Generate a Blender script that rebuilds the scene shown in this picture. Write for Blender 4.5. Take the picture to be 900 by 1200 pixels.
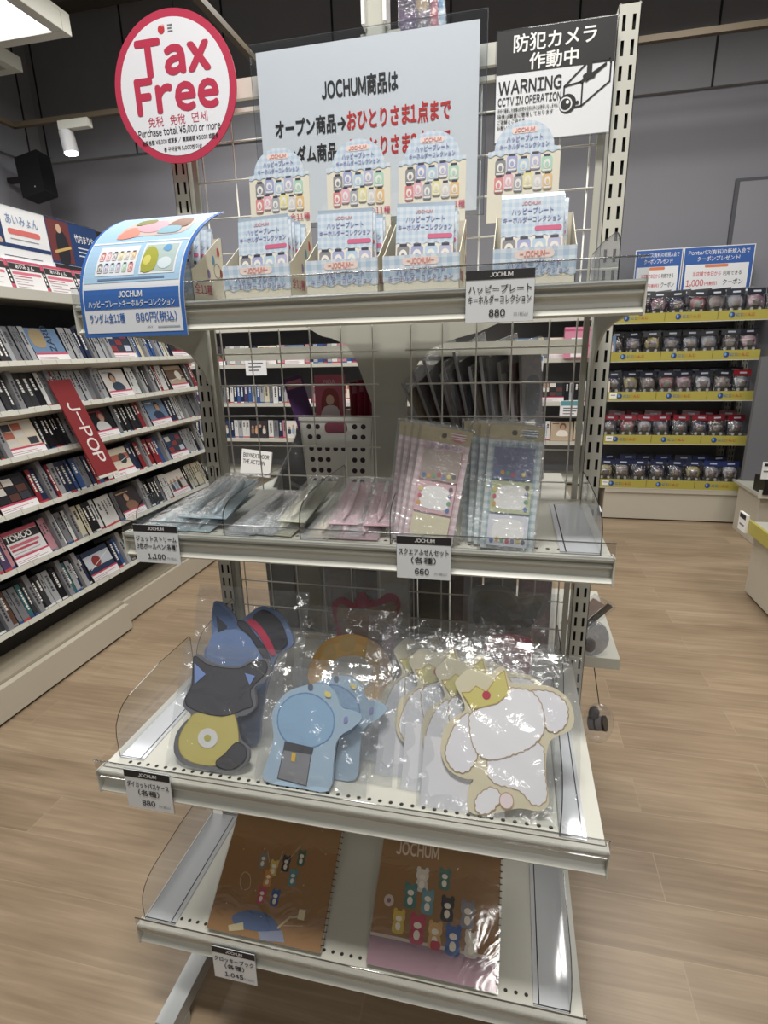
import bpy, math, random
from mathutils import Matrix, Vector
from mathutils.geometry import tessellate_polygon
for o in list(bpy.data.objects): bpy.data.objects.remove(o)
C = bpy.context.scene
COL = C.collection
R = math.radians
rnd = random.Random(7)

# ------------------------------------------------------------ camera, world, lights, exposure
cam = bpy.data.cameras.new('camera'); camo = bpy.data.objects.new('camera', cam); COL.objects.link(camo)
cam.sensor_fit = 'VERTICAL'; cam.sensor_height = 36.0; cam.lens = 648.4/1200*36
cam.clip_start = .02
camo.matrix_world = Matrix.Translation((.2748, -1.2392, 1.42)) @ Matrix.Rotation(.228, 4, 'Z') @ Matrix.Rotation(math.pi/2-.2867, 4, 'X') @ Matrix.Rotation(-.0258, 4, 'Z')
C.camera = camo
w = bpy.data.worlds.new('world'); C.world = w; w.use_nodes = True
w.node_tree.nodes['Background'].inputs[0].default_value = (.93, .96, 1, 1)
w.node_tree.nodes['Background'].inputs[1].default_value = .17
C.view_settings.view_transform = 'Standard'; C.view_settings.look = 'None'
C.view_settings.gamma = 1; C.view_settings.use_curve_mapping = False
C.view_settings.exposure = -.08
C.cycles.transparent_max_bounces = 40
C.cycles.max_bounces = 8
def area(name, loc, sx, sy, power, rot=(0, 0, 0), col=(1, .975, .93)):
    l = bpy.data.lights.new(name, 'AREA'); l.shape = 'RECTANGLE'; l.size = sx; l.size_y = sy; l.energy = power; l.color = col
    o = bpy.data.objects.new(name, l); COL.objects.link(o); o.location = loc; o.rotation_euler = rot
    return o
area('ceiling_lamp_front', (.1, -.98, 3.5), .7, .3, 74)
area('added_light_behind', (.9, -3.1, 3.5), 1.2, .7, 34)  # added unseen light behind the camera, for bag glints and soft fill
area('ceiling_lamp_right', (2.4, .9, 3.6), .9, .9, 40)
area('ceiling_lamp_back_right', (1.2, 2.2, 3.6), .9, .6, 42)
area('ceiling_lamp_aisle', (-1.0, .9, 3.6), .7, .9, 36)
area('ceiling_lamp_back', (-1.6, 2.6, 3.6), .9, .5, 46)
area('ceiling_lamp_left', (-3.0, 1.75, 3.33), .8, .8, 34)

# ------------------------------------------------------------ materials
def lin(c):
    if isinstance(c, str):
        c = c.lstrip('#'); c = [int(c[i:i+2], 16)/255 for i in (0, 2, 4)]
    return tuple(((x/12.92) if x <= .04045 else ((x+.055)/1.055)**2.4) for x in c) + (1,)
_m = {}
def M(col, rough=.5, metal=0., spec=.5, noise=0., nscale=30., emit=0.):
    key = (col, rough, metal, spec, noise, emit)
    if key in _m: return _m[key]
    m = bpy.data.materials.new('surface_%d' % len(_m)); m.use_nodes = True; nt = m.node_tree
    b = nt.nodes['Principled BSDF']; b.inputs['Base Color'].default_value = lin(col)
    b.inputs['Roughness'].default_value = rough; b.inputs['Metallic'].default_value = metal
    b.inputs['Specular IOR Level'].default_value = spec
    if emit:
        b.inputs['Emission Color'].default_value = lin(col); b.inputs['Emission Strength'].default_value = emit
    if noise:
        tc = nt.nodes.new('ShaderNodeTexCoord'); n = nt.nodes.new('ShaderNodeTexNoise'); n.inputs['Scale'].default_value = nscale
        n.inputs['Detail'].default_value = 5
        mx = nt.nodes.new('ShaderNodeMix'); mx.data_type = 'RGBA'; c = lin(col)
        mx.inputs['A'].default_value = tuple(x*(1-noise) for x in c[:3])+(1,); mx.inputs['B'].default_value = tuple(min(1, x*(1+noise)) for x in c[:3])+(1,)
        nt.links.new(tc.outputs['Object'], n.inputs['Vector']); nt.links.new(n.outputs['Fac'], mx.inputs['Factor']); nt.links.new(mx.outputs['Result'], b.inputs['Base Color'])
    _m[key] = m; return m
def clear(name, tint=(.95, .96, .97), rough=.02, gloss=1.0, bump=0., bscale=60., f0=.04, haze=0.):
    m = bpy.data.materials.new(name); m.use_nodes = True; nt = m.node_tree; nt.nodes.clear()
    out = nt.nodes.new('ShaderNodeOutputMaterial'); t = nt.nodes.new('ShaderNodeBsdfTransparent'); t.inputs[0].default_value = tint+(1,)
    g = nt.nodes.new('ShaderNodeBsdfGlossy'); g.inputs['Roughness'].default_value = rough; g.inputs['Color'].default_value = (gloss, gloss, gloss, 1)
    lw = nt.nodes.new('ShaderNodeLayerWeight'); lw.inputs['Blend'].default_value = .5
    p = nt.nodes.new('ShaderNodeMath'); p.operation = 'POWER'; p.inputs[1].default_value = 4
    a = nt.nodes.new('ShaderNodeMath'); a.operation = 'MULTIPLY_ADD'; a.inputs[1].default_value = .55; a.inputs[2].default_value = f0
    mx = nt.nodes.new('ShaderNodeMixShader')
    nt.links.new(lw.outputs['Facing'], p.inputs[0]); nt.links.new(p.outputs[0], a.inputs[0]); nt.links.new(a.outputs[0], mx.inputs[0])
    nt.links.new(t.outputs[0], mx.inputs[1]); nt.links.new(g.outputs[0], mx.inputs[2]); nt.links.new(mx.outputs[0], out.inputs[0])
    if haze:
        df = nt.nodes.new('ShaderNodeBsdfDiffuse'); df.inputs[0].default_value = (.9, .92, .95, 1); hm = nt.nodes.new('ShaderNodeMixShader'); hm.inputs[0].default_value = haze
        nt.links.new(t.outputs[0], hm.inputs[1]); nt.links.new(df.outputs[0], hm.inputs[2]); nt.links.new(hm.outputs[0], mx.inputs[1])
    if bump:
        tc = nt.nodes.new('ShaderNodeTexCoord'); n = nt.nodes.new('ShaderNodeTexNoise'); n.inputs['Scale'].default_value = bscale; n.inputs['Detail'].default_value = 3
        n.inputs['Distortion'].default_value = 1.2
        bp = nt.nodes.new('ShaderNodeBump'); bp.inputs['Strength'].default_value = bump; bp.inputs['Distance'].default_value = .01
        nt.links.new(tc.outputs['Object'], n.inputs['Vector']); nt.links.new(n.outputs['Fac'], bp.inputs['Height']); nt.links.new(bp.outputs[0], g.inputs['Normal'])
    return m
def checks(name, c0, c1, c2, freq):
    """gingham cloth print: two crossing bands; object x and y (z for upright faces)"""
    m = bpy.data.materials.new(name); m.use_nodes = True; nt = m.node_tree; b = nt.nodes['Principled BSDF']; b.inputs['Roughness'].default_value = .45
    tc = nt.nodes.new('ShaderNodeTexCoord'); s = nt.nodes.new('ShaderNodeSeparateXYZ'); nt.links.new(tc.outputs['Object'], s.inputs[0])
    def band(sock):
        a = nt.nodes.new('ShaderNodeMath'); a.operation = 'MULTIPLY'; a.inputs[1].default_value = freq; nt.links.new(sock, a.inputs[0])
        f = nt.nodes.new('ShaderNodeMath'); f.operation = 'FRACT'; nt.links.new(a.outputs[0], f.inputs[0])
        g = nt.nodes.new('ShaderNodeMath'); g.operation = 'GREATER_THAN'; g.inputs[1].default_value = .5; nt.links.new(f.outputs[0], g.inputs[0]); return g.outputs[0]
    ad = nt.nodes.new('ShaderNodeMath'); ad.operation = 'ADD'; nt.links.new(band(s.outputs[0]), ad.inputs[0]); nt.links.new(band(s.outputs[1]), ad.inputs[1])
    hf = nt.nodes.new('ShaderNodeMath'); hf.operation = 'MULTIPLY'; hf.inputs[1].default_value = .5; nt.links.new(ad.outputs[0], hf.inputs[0])
    r = nt.nodes.new('ShaderNodeValToRGB'); r.color_ramp.elements[0].color = lin(c0); r.color_ramp.elements[1].color = lin(c2)
    e = r.color_ramp.elements.new(.5); e.color = lin(c1)
    nt.links.new(hf.outputs[0], r.inputs[0]); nt.links.new(r.outputs[0], b.inputs['Base Color']); return m

STEEL = M('#c9c8bd', .38, 0, .5, .03, 8); STEELD = M('#b7b6ab', .45, 0, .4, .03, 8)
PAPER = M('#e9eaec', .5); WHITE = M('#f2f2f0', .4); BLACK = M('#1b1a1a', .45); INK = M('#232122', .6)
RED = M('#d8334c', .45); CARDW = M('#efe9d8', .6); GREY = M('#77777a', .5)
ACR = clear('acrylic'); ACR_SMOKE = clear('acrylic_smoky', (.80, .82, .85), f0=.05)
EDGE = clear('acrylic_edge', (.16, .16, .18), .1, .6)
LIP = clear('price_channel_plastic', (.88, .89, .9), .05, f0=.08)
BAG = clear('poly_bag', (.965, .97, .975), .13, 1.0, .42, 28, .075, .028)
BAGS = clear('poly_pouch', (.95, .955, .96), .12, 1.0, .8, 60, .08, .05)
FILM = clear('glossy_film', (.62, .63, .67), .1, 1.0, 1.0, 45, .16)

# ------------------------------------------------------------ mesh building
_txt = {}
def _raw(s, off, res):
    cu = bpy.data.curves.new('lettering', 'FONT'); cu.body = s; cu.size = 1; cu.resolution_u = res; cu.offset = off
    o = bpy.data.objects.new('lettering', cu); COL.objects.link(o)
    dg = bpy.context.evaluated_depsgraph_get(); ev = o.evaluated_get(dg); me = ev.to_mesh()
    v = [(p.co.x, p.co.y) for p in me.vertices]; f = [tuple(q.vertices) for q in me.polygons]
    ev.to_mesh_clear(); bpy.data.objects.remove(o); bpy.data.curves.remove(cu)
    return v or [(0, 0)], f
_ch = {}
NB = 9
def glyphs(s, bold, res=2):
    k = (s, bold)
    if k in _txt: return _txt[k]
    v = []; f = []; pen = 0; runs = []
    for c in s:
        a = ord(c) < 256 or 0xFF01 <= ord(c) <= 0xFF5E
        if runs and runs[-1][0] == a and not a: runs[-1][1].append(c)
        else: runs.append([a, [c]])
    for a, cs in runs:
        st = ''.join(cs)
        if st.strip() == '': pen += .27*len(st); continue
        if a: st = '\uffe5' if st == '\u00a5' else chr(ord(st)+0xFEE0) if ord(st) < 256 else st
        if st not in _ch: _ch[st] = _raw(st, 0, 3 if a else res)
        gv, gf = _ch[st]; x0 = min(p[0] for p in gv); x1 = max(p[0] for p in gv)
        n = len(v); v += [(p-x0+pen, q) for p, q in gv]; f += [tuple(i+n for i in g) for g in gf]; pen += x1-x0+.075+bold*(1.4 if a else .6)
    if bold:
        n = len(v); vv = list(v); ff = list(f)
        for i in range(1, NB):
            t = math.pi*2*i/(NB-1); vv += [(a+bold*math.cos(t), b+bold*math.sin(t)) for a, b in v]; ff += [tuple(q+n*i for q in g) for g in f]
        v, f = vv, ff
    x0 = min(a for a, b in v); x1 = max(a for a, b in v)
    _txt[k] = (v, f, x0, x1); return _txt[k]
def smooth(pts, n=3):
    out = []; N = len(pts)
    for i in range(N):
        p0, p1, p2, p3 = pts[i-1], pts[i], pts[(i+1) % N], pts[(i+2) % N]
        for k in range(n):
            t = k/n; out.append(tuple(.5*(2*b+(c-a)*t+(2*a-5*b+4*c-d)*t*t+(-a+3*b-3*c+d)*t**3) for a, b, c, d in zip(p0, p1, p2, p3)))
    return out
def circle(cx, cy, rx, ry=None, n=24, a0=0):
    ry = rx if ry is None else ry
    return [(cx+rx*math.cos(a0+2*math.pi*i/n), cy+ry*math.sin(a0+2*math.pi*i/n)) for i in range(n)]
def rrect(x0, y0, x1, y1, r, n=4):
    p = []
    for cx, cy, a in ((x1-r, y1-r, 0), (x0+r, y1-r, 90), (x0+r, y0+r, 180), (x1-r, y0+r, 270)):
        for i in range(n+1): p.append((cx+r*math.cos(R(a+90*i/n)), cy+r*math.sin(R(a+90*i/n))))
    return p
def fluffy(pts, step=.011, amp=.0022):
    P = smooth(pts, 8); out = []; s = 0; per = sum(math.dist(P[i-1], P[i]) for i in range(len(P))); nb = max(3, round(per/step)); sg = 1 if area2(P) > 0 else -1
    for i in range(len(P)):
        a, b, c = P[i-1], P[i], P[(i+1) % len(P)]; s += math.dist(a, b); l = math.dist(a, c) or 1
        k = amp*abs(math.sin(math.pi*s/per*nb)); out.append((b[0]+(c[1]-a[1])/l*k*sg, b[1]-(c[0]-a[0])/l*k*sg))
    return out
def area2(p): return sum(p[i-1][0]*p[i][1]-p[i][0]*p[i-1][1] for i in range(len(p)))
class MB:
    def __init__(s): s.v = []; s.f = []; s.m = []; s.mats = []; s.sm = []
    def mi(s, m):
        if m not in s.mats: s.mats.append(m)
        return s.mats.index(m)
    def add(s, v, f, m, sm=False, X=None):
        b = len(s.v); s.v += [tuple(X @ Vector(p)) if X else tuple(p) for p in v]; i = s.mi(m)
        for q in f: s.f.append(tuple(b+k for k in q)); s.m.append(i); s.sm.append(sm)
        return s
    def box(s, x0, x1, y0, y1, z0, z1, m, X=None, top=None, front=None):
        v = [(x, y, z) for z in (z0, z1) for y in (y0, y1) for x in (x0, x1)]
        s.add(v, [(0, 2, 3, 1), (2, 6, 7, 3), (0, 4, 6, 2), (1, 3, 7, 5)], m, X=X)
        s.add(v, [(4, 5, 7, 6)], top or m, X=X); s.add(v, [(0, 1, 5, 4)], front or m, X=X); return s
    def poly(s, pts, z, m, X=None):
        if area2(pts) < 0: pts = pts[::-1]
        t = tessellate_polygon([[Vector((a, b, 0)) for a, b in pts]])
        f = []
        for q in t:
            a, b, c = [pts[i] for i in q]
            f.append(tuple(q) if (b[0]-a[0])*(c[1]-a[1])-(b[1]-a[1])*(c[0]-a[0]) > 0 else tuple(q)[::-1])
        return s.add([(a, b, z) for a, b in pts], f, m, X=X)
    def rect(s, x0, y0, x1, y1, z, m, nx=1, ny=1, X=None):
        v = [(x0+(x1-x0)*i/nx, y0+(y1-y0)*j/ny, z) for j in range(ny+1) for i in range(nx+1)]
        return s.add(v, [(j*(nx+1)+i, j*(nx+1)+i+1, (j+1)*(nx+1)+i+1, (j+1)*(nx+1)+i) for j in range(ny) for i in range(nx)], m, X=X)
    def prism(s, pts, z0, z1, m, side=None, X=None, sm=False):
        if area2(pts) < 0: pts = pts[::-1]
        s.poly(pts, z1, m, X); n = len(pts)
        b = len(s.v); s.poly(pts, z0, m, X)
        k = len(s.f)-1
        while k >= 0 and min(s.f[k]) >= b: s.f[k] = s.f[k][::-1]; k -= 1
        v = [(a, c, z0) for a, c in pts]+[(a, c, z1) for a, c in pts]
        return s.add(v, [(i, (i+1) % n, n+(i+1) % n, n+i) for i in range(n)], side or m, sm, X)
    def line(s, pts, wd, z, m, X=None, closed=False):
        if closed: pts = pts+[pts[0]]
        for (a, b), (c, d) in zip(pts, pts[1:]):
            l = math.hypot(c-a, d-b) or 1; nx, ny = -(d-b)/l*wd/2, (c-a)/l*wd/2; ex, ey = (c-a)/l*wd*.3, (d-b)/l*wd*.3
            s.add([(a-ex-nx, b-ey-ny, z), (c+ex-nx, d+ey-ny, z), (c+ex+nx, d+ey+ny, z), (a-ex+nx, b-ey+ny, z)], [(0, 1, 2, 3)], m, X=X)
        return s
    def tube(s, path, r, m, n=8):
        P = [Vector(p) for p in path]; b = []
        for i, p in enumerate(P):
            d = (P[min(i+1, len(P)-1)]-P[max(i-1, 0)]).normalized(); u = d.orthogonal().normalized() if i == 0 else (u-d*u.dot(d)).normalized(); w2 = d.cross(u)
            b += [p+(u*math.cos(2*math.pi*k/n)+w2*math.sin(2*math.pi*k/n))*r for k in range(n)]
        f = [(i*n+k, i*n+(k+1) % n, (i+1)*n+(k+1) % n, (i+1)*n+k) for i in range(len(P)-1) for k in range(n)]
        f += [tuple(range(n))[::-1], tuple(range((len(P)-1)*n, len(P)*n))]
        return s.add(b, f, m, True)
    def ball(s, c, rx, ry, rz, m, n=12, k=8, X=None, z0=-1, z1=1):
        v = []; f = []
        for j in range(k+1):
            t = math.asin(z0+(z1-z0)*j/k) if False else (math.asin(z0)+(math.asin(z1)-math.asin(z0))*j/k)
            for i in range(n):
                a = 2*math.pi*i/n; v.append((c[0]+rx*math.cos(t)*math.cos(a), c[1]+ry*math.cos(t)*math.sin(a), c[2]+rz*math.sin(t)))
        for j in range(k):
            for i in range(n): f.append((j*n+i, j*n+(i+1) % n, (j+1)*n+(i+1) % n, (j+1)*n+i))
        return s.add(v, f, m, True, X)
    def text(s, t, x, y, h, m, z=0., al='c', bold=0., wd=None, X=None, rot=0.):
        v, f, a, b = glyphs(t, bold); sx = h if wd is None else wd/(b-a)
        off = {'c': -(a+b)/2, 'l': -a, 'r': -b}[al]; c, n = math.cos(rot), math.sin(rot)
        pts = [((p+off)*sx, q*h) for p, q in v]; nl = max(1, len(v)//(NB if bold else 1))
        return s.add([(x+p*c-q*n, y+p*n+q*c, z+3e-5*(i//nl)) for i, (p, q) in enumerate(pts)], f, m, X=X)
    def obj(s, name, parent=None, X=None, bevel=0, warp=None, solid=0):
        v = s.v if not warp else [warp(*p) for p in s.v]
        me = bpy.data.meshes.new(name); me.from_pydata(v, [], s.f); me.update()
        for m in s.mats: me.materials.append(m)
        me.polygons.foreach_set('material_index', s.m); me.polygons.foreach_set('use_smooth', s.sm)
        o = bpy.data.objects.new(name, me); COL.objects.link(o)
        if X is not None: o.matrix_world = X
        if parent: o.parent = parent
        if bevel:
            b = o.modifiers.new('bevel', 'BEVEL'); b.width = bevel; b.segments = 2; b.limit_method = 'ANGLE'
        if solid:
            b = o.modifiers.new('solid', 'SOLIDIFY'); b.thickness = solid; b.offset = -1
        return o
def tag(o, label, cat, group=None):
    o['label'] = label; o['category'] = cat
    if group: o['group'] = group
    return o
def struct(o): o['kind'] = 'structure'; return o
def thing(name, label, cat, X=None, group=None):
    o = bpy.data.objects.new(name, None); COL.objects.link(o); o.empty_display_size = .05
    if X is not None: o.matrix_world = X
    return tag(o, label, cat, group)
def face(x, y, z, lean=0., yaw=0., roll=0.):
    """frame for upright printed things: local x right, y up, z towards the shopper (-y); lean tips the top backwards"""
    return Matrix.Translation((x, y, z)) @ Matrix.Rotation(yaw, 4, 'Z') @ Matrix.Rotation(math.pi/2-lean, 4, 'X') @ Matrix.Rotation(roll, 4, 'Z')
T = Matrix.Translation
def copy_tree(o, X):
    c = o.copy(); COL.objects.link(c); c.parent = None; c.matrix_world = X
    for ch in o.children:
        d = ch.copy(); COL.objects.link(d); d.parent = c
        for g in ch.children: e = g.copy(); COL.objects.link(e); e.parent = d
    return c
def ordn(i): return ['first', 'second', 'third', 'fourth', 'fifth', 'sixth', 'seventh', 'eighth', 'ninth', 'tenth'][i] if i < 10 else '%d%s' % (i+1, 'st' if i % 10 == 0 and i != 10 else 'nd' if i % 10 == 1 and i != 11 else 'rd' if i % 10 == 2 and i != 12 else 'th')

# ------------------------------------------------------------ the room
def floor_mat():
    m = bpy.data.materials.new('oak_planks'); m.use_nodes = True; nt = m.node_tree; b = nt.nodes['Principled BSDF']; L = nt.links.new
    tc = nt.nodes.new('ShaderNodeTexCoord')
    br = nt.nodes.new('ShaderNodeTexBrick'); br.offset = .37; br.inputs['Scale'].default_value = 1; br.inputs['Brick Width'].default_value = 1.15; br.inputs['Row Height'].default_value = .15
    br.inputs['Mortar Size'].default_value = .0016; br.inputs['Mortar Smooth'].default_value = .4; br.inputs['Color1'].default_value = (0, 0, 0, 1); br.inputs['Color2'].default_value = (1, 1, 1, 1); br.inputs['Mortar'].default_value = (.62, .62, .62, 1); br.inputs['Bias'].default_value = 0
    L(tc.outputs['Object'], br.inputs['Vector'])
    mp = nt.nodes.new('ShaderNodeMapping'); mp.inputs['Scale'].default_value = (1.6, 38, 1); L(tc.outputs['Object'], mp.inputs['Vector'])
    off = nt.nodes.new('ShaderNodeVectorMath'); off.operation = 'MULTIPLY_ADD'; L(br.outputs['Color'], off.inputs[0]); off.inputs[1].default_value = (7, 3, 0); L(mp.outputs[0], off.inputs[2])
    n = nt.nodes.new('ShaderNodeTexNoise'); n.inputs['Scale'].default_value = 1.5; n.inputs['Detail'].default_value = 7; n.inputs['Roughness'].default_value = .62; n.inputs['Distortion'].default_value = .6; L(off.outputs[0], n.inputs['Vector'])
    mp2 = nt.nodes.new('ShaderNodeMapping'); mp2.inputs['Scale'].default_value = (1.2, 5, 1); L(tc.outputs['Object'], mp2.inputs['Vector'])
    n2 = nt.nodes.new('ShaderNodeTexNoise'); n2.inputs['Scale'].default_value = 1.6; n2.inputs['Detail'].default_value = 3; L(mp2.outputs[0], n2.inputs['Vector'])
    r = nt.nodes.new('ShaderNodeValToRGB'); r.color_ramp.elements[0].position = .2; r.color_ramp.elements[0].color = lin('#85735e'); r.color_ramp.elements[1].position = .8; r.color_ramp.elements[1].color = lin('#ac987f')
    e = r.color_ramp.elements.new(.5); e.color = lin('#98846c'); L(n.outputs['Fac'], r.inputs[0])
    mx = nt.nodes.new('ShaderNodeMix'); mx.data_type = 'RGBA'; mx.blend_type = 'SOFT_LIGHT'; mx.inputs['Factor'].default_value = .13; L(r.outputs[0], mx.inputs['A']); L(br.outputs['Color'], mx.inputs['B'])
    m2 = nt.nodes.new('ShaderNodeMix'); m2.data_type = 'RGBA'; m2.blend_type = 'SOFT_LIGHT'; m2.inputs['Factor'].default_value = .55; L(mx.outputs['Result'], m2.inputs['A']); L(n2.outputs['Fac'], m2.inputs['B'])
    m3 = nt.nodes.new('ShaderNodeMix'); m3.data_type = 'RGBA'; m3.inputs['B'].default_value = lin('#b9a890'); L(m2.outputs['Result'], m3.inputs['A'])
    mf = nt.nodes.new('ShaderNodeMath'); mf.operation = 'MULTIPLY'; mf.inputs[1].default_value = .35; L(br.outputs['Fac'], mf.inputs[0]); L(mf.outputs[0], m3.inputs['Factor'])
    L(m3.outputs['Result'], b.inputs['Base Color']); b.inputs['Roughness'].default_value = .38
    bp = nt.nodes.new('ShaderNodeBump'); bp.inputs['Strength'].default_value = .08; bp.inputs['Distance'].default_value = .002; L(n.outputs['Fac'], bp.inputs['Height']); L(bp.outputs[0], b.inputs['Normal'])
    return m
mb = MB(); mb.box(-4.3, 4.2, -3.6, 4.1, -.08, 0, floor_mat()); struct(mb.obj('floor'))
WALLM = M('#88888e', .8, noise=.03, nscale=3); SOFF = M('#85868a', .8, noise=.06, nscale=6); SEAM = M('#232325', .9)
mb = MB(); mb.box(-4.3, 4.2, 3.95, 4.1, 0, 3.19, WALLM); struct(mb.obj('wall_back'))
mb = MB(); mb.box(-4.3, -4.2, -3.6, 3.95, 0, 3.16, WALLM); struct(mb.obj('wall_left'))
mb = MB(); mb.box(4.0, 4.2, -3.6, 3.95, 0, 4.3, WALLM); struct(mb.obj('wall_right'))
mb = MB(); mb.box(-4.2, 4.0, 3.91, 4.1, 3.19, 4.3, SOFF)
for k in range(9): mb.box(-4.1+k*.95, -4.085+k*.95, 3.906, 3.92, 3.19, 4.3, SEAM)
struct(mb.obj('wall_back_upper'))
mb = MB(); mb.box(-4.3, -4.16, -3.6, 3.91, 3.16, 4.3, SOFF)
for k in range(6): mb.box(-4.17, -4.155, -1+k*.95, -.985+k*.95, 3.16, 4.3, SEAM)
struct(mb.obj('wall_left_upper'))
mb = MB(); mb.box(-4.3, 4.2, -3.6, 4.1, 4.3, 4.4, M('#47423c', .9, noise=.3, nscale=4)); struct(mb.obj('ceiling'))
mb = MB(); mb.box(-4.1, 3.9, 3.2, 3.5, 4.16, 4.3, M('#4a4a4a', .8)); struct(mb.obj('trim_1'))
# flush service door in the back wall
mb = MB(); mb.box(1.86, 2.9, 3.925, 3.95, 0, 2.58, M('#55555a', .7)); mb.box(1.885, 2.88, 3.915, 3.94, 0, 2.555, M('#8d8d93', .7)); struct(mb.obj('door_1'))

# ------------------------------------------------------------ ceiling fixtures
t = thing('ceiling_light', 'square white recessed ceiling light glowing above the left CD rack', 'ceiling light', T((-3.2, 1.9, 3.4)))
mb = MB(); W2 = .62; mb.box(-W2, W2, -.62, -.54, 0, .1, STEEL); mb.box(-W2, W2, .54, .62, 0, .1, STEEL); mb.box(-W2, -W2+.08, -.54, .54, 0, .1, STEEL); mb.box(W2-.08, W2, -.54, .54, 0, .1, STEEL); mb.box(-W2, W2, -.62, .62, .1, .12, STEEL)
mb.obj('housing', t, bevel=.004)
mb = MB(); mb.box(-.54, .54, -.54, .54, .02, .035, M('#f4f7ff', .5, emit=3.2)); mb.obj('diffuser', t)
mb = MB()
for a in (-.4, .4):
    for b in (-.4, .4): mb.tube([(a, b, .12), (a, b, .9)], .005, GREY)
mb.obj('hanging_rods', t)
t = thing('air_vent', 'square pale ceiling air vent beyond the glowing ceiling light', 'vent', T((-3.58, 2.55, 3.4)))
mb = MB(); mb.box(-.32, .32, -.27, -.2, 0, .06, STEELD); mb.box(-.32, .32, .2, .27, 0, .06, STEELD); mb.box(-.32, -.25, -.2, .2, 0, .06, STEELD); mb.box(.25, .32, -.2, .2, 0, .06, STEELD); mb.box(-.32, .32, -.27, .27, .06, .09, STEELD); mb.obj('frame', t)
mb = MB()
for k in range(5): mb.box(-.25, .25, -.17+k*.075, -.12+k*.075, .02, .03, GREY)
mb.obj('louver', t)
mb = MB()
for a in (-.2, .2): mb.tube([(a, 0, .09), (a, 0, .9)], .006, GREY)
mb.obj('hanging_rods', t)
BRASS = M('#574c3a', .6, .2)
t = thing('lighting_track', 'thin tan lighting track running under the ceiling beside the dark upper wall', 'lighting track', T((0, 3.15, 3.2)))
mb = MB(); mb.box(-3.72, 2.4, -.02, .02, 0, .035, BRASS); mb.box(-3.74, -3.70, -1.6, .02, 0, .035, BRASS); mb.box(-1.44, -1.40, -2.2, 0, 0, .035, BRASS); mb.obj('rail', t)
mb = MB()
for a, b in ((-3.72, -1), (-2.2, 0), (-1.42, -1.2), (1.9, 0)): mb.tube([(a, b, .03), (a, b, 1.1)], .004, BRASS)
mb.obj('hanging_rods', t)
t = thing('spotlight', 'white cylinder spotlight hanging from the lighting track near the corner', 'spotlight', T((-3.27, 3.15, 3.2)))
mb = MB(); mb.box(-.02, .25, -.03, .03, -.06, 0, STEEL); mb.obj('adapter', t, bevel=.004)
X = T((.02, 0, -.05)) @ Matrix.Rotation(R(-7), 4, 'Y')
mb = MB(); mb.prism(circle(0, 0, .055, n=20), -.17, -.02, M('#b9b9ba', .5), X=X, sm=True); mb.obj('barrel', t)
mb = MB(); mb.prism(circle(0, 0, .05, n=20), -.177, -.17, M('#ffffff', .5, emit=9), X=X); mb.obj('lamp_face', t)
l = bpy.data.lights.new('spot_beam', 'SPOT'); l.energy = 30; l.spot_size = R(70); l.color = (1, .96, .9); l.shadow_soft_size = .05
lo = bpy.data.objects.new('spot_beam', l); COL.objects.link(lo); lo.parent = t; lo.location = (.08, 0, -.28)
t = thing('wall_speaker', 'black tilted speaker box mounted high on the wall in the corner', 'speaker', T((-3.855, 3.45, 2.93)))
X = Matrix.Rotation(R(-10), 4, 'Y') @ Matrix.Rotation(R(-8), 4, 'X')
mb = MB(); mb.box(-.12, .12, -.08, .08, -.17, .17, M('#0d0d0e', .6), X=X); mb.obj('cabinet', t, bevel=.02)
mb = MB(); mb.box(-.3, -.1, -.02, .02, -.02, .02, BLACK); mb.obj('bracket', t)
mb = MB(); mb.prism(circle(.03, -.11, .006, n=10), .079, .082, STEEL, X=X @ Matrix.Rotation(R(90), 4, 'X')); mb.obj('badge', t)

# ------------------------------------------------------------ CD cases, dividers, face-out discs
SPINES = {'black': '#1d1c20', 'charcoal': '#39393d', 'grey': '#77787c', 'white': '#d5d5d3', 'cream': '#cdc6ae', 'navy': '#27304c', 'blue': '#38588e', 'teal': '#37666a', 'red': '#8d2a30', 'brown': '#5d4336', 'pink': '#b98690', 'green': '#3c5a41', 'silver': '#a4a6a9', 'purple': '#4e4263'}
def cd_mesh(col, th, h=.165, dep=.17):
    mb = MB(); c = M(SPINES[col], .25, noise=.06, nscale=40); e = M('#2a2a2c', .2)
    mb.box(0, th-.001, 0, h, -dep, -.001, e, top=c); mb.rect(.001, .003, th-.002, h-.003, 0, c)
    k = M('#e6e4df' if col in ('black', 'charcoal', 'navy', 'blue', 'teal', 'red', 'brown', 'green', 'purple') else '#3a3a3f', .5)
    n = rnd.randint(4, 9); y = h*.85
    for i in range(n):
        d = rnd.uniform(.005, .012); mb.rect(th*.32, y-d, th*.66, y, .0004, k); y -= d+rnd.uniform(.001, .004)
        if y < h*.2: break
    mb.rect(.001, .004, th-.002, .014, .0005, M(rnd.choice(['#b33a44', '#d9d9d6', '#2d4f86', '#88888a']), .4))
    o = mb.obj('cd_case'); me = o.data; bpy.data.objects.remove(o); return me
_cd = {}
def cd_case(col, th, X, label, group):
    k = (col, th, rnd.randint(0, 1))
    if k not in _cd: _cd[k] = cd_mesh(col, th)
    o = bpy.data.objects.new('cd_case', _cd[k]); COL.objects.link(o); o.matrix_world = X
    return tag(o, label, 'CD case', group)
_dv = []
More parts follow.
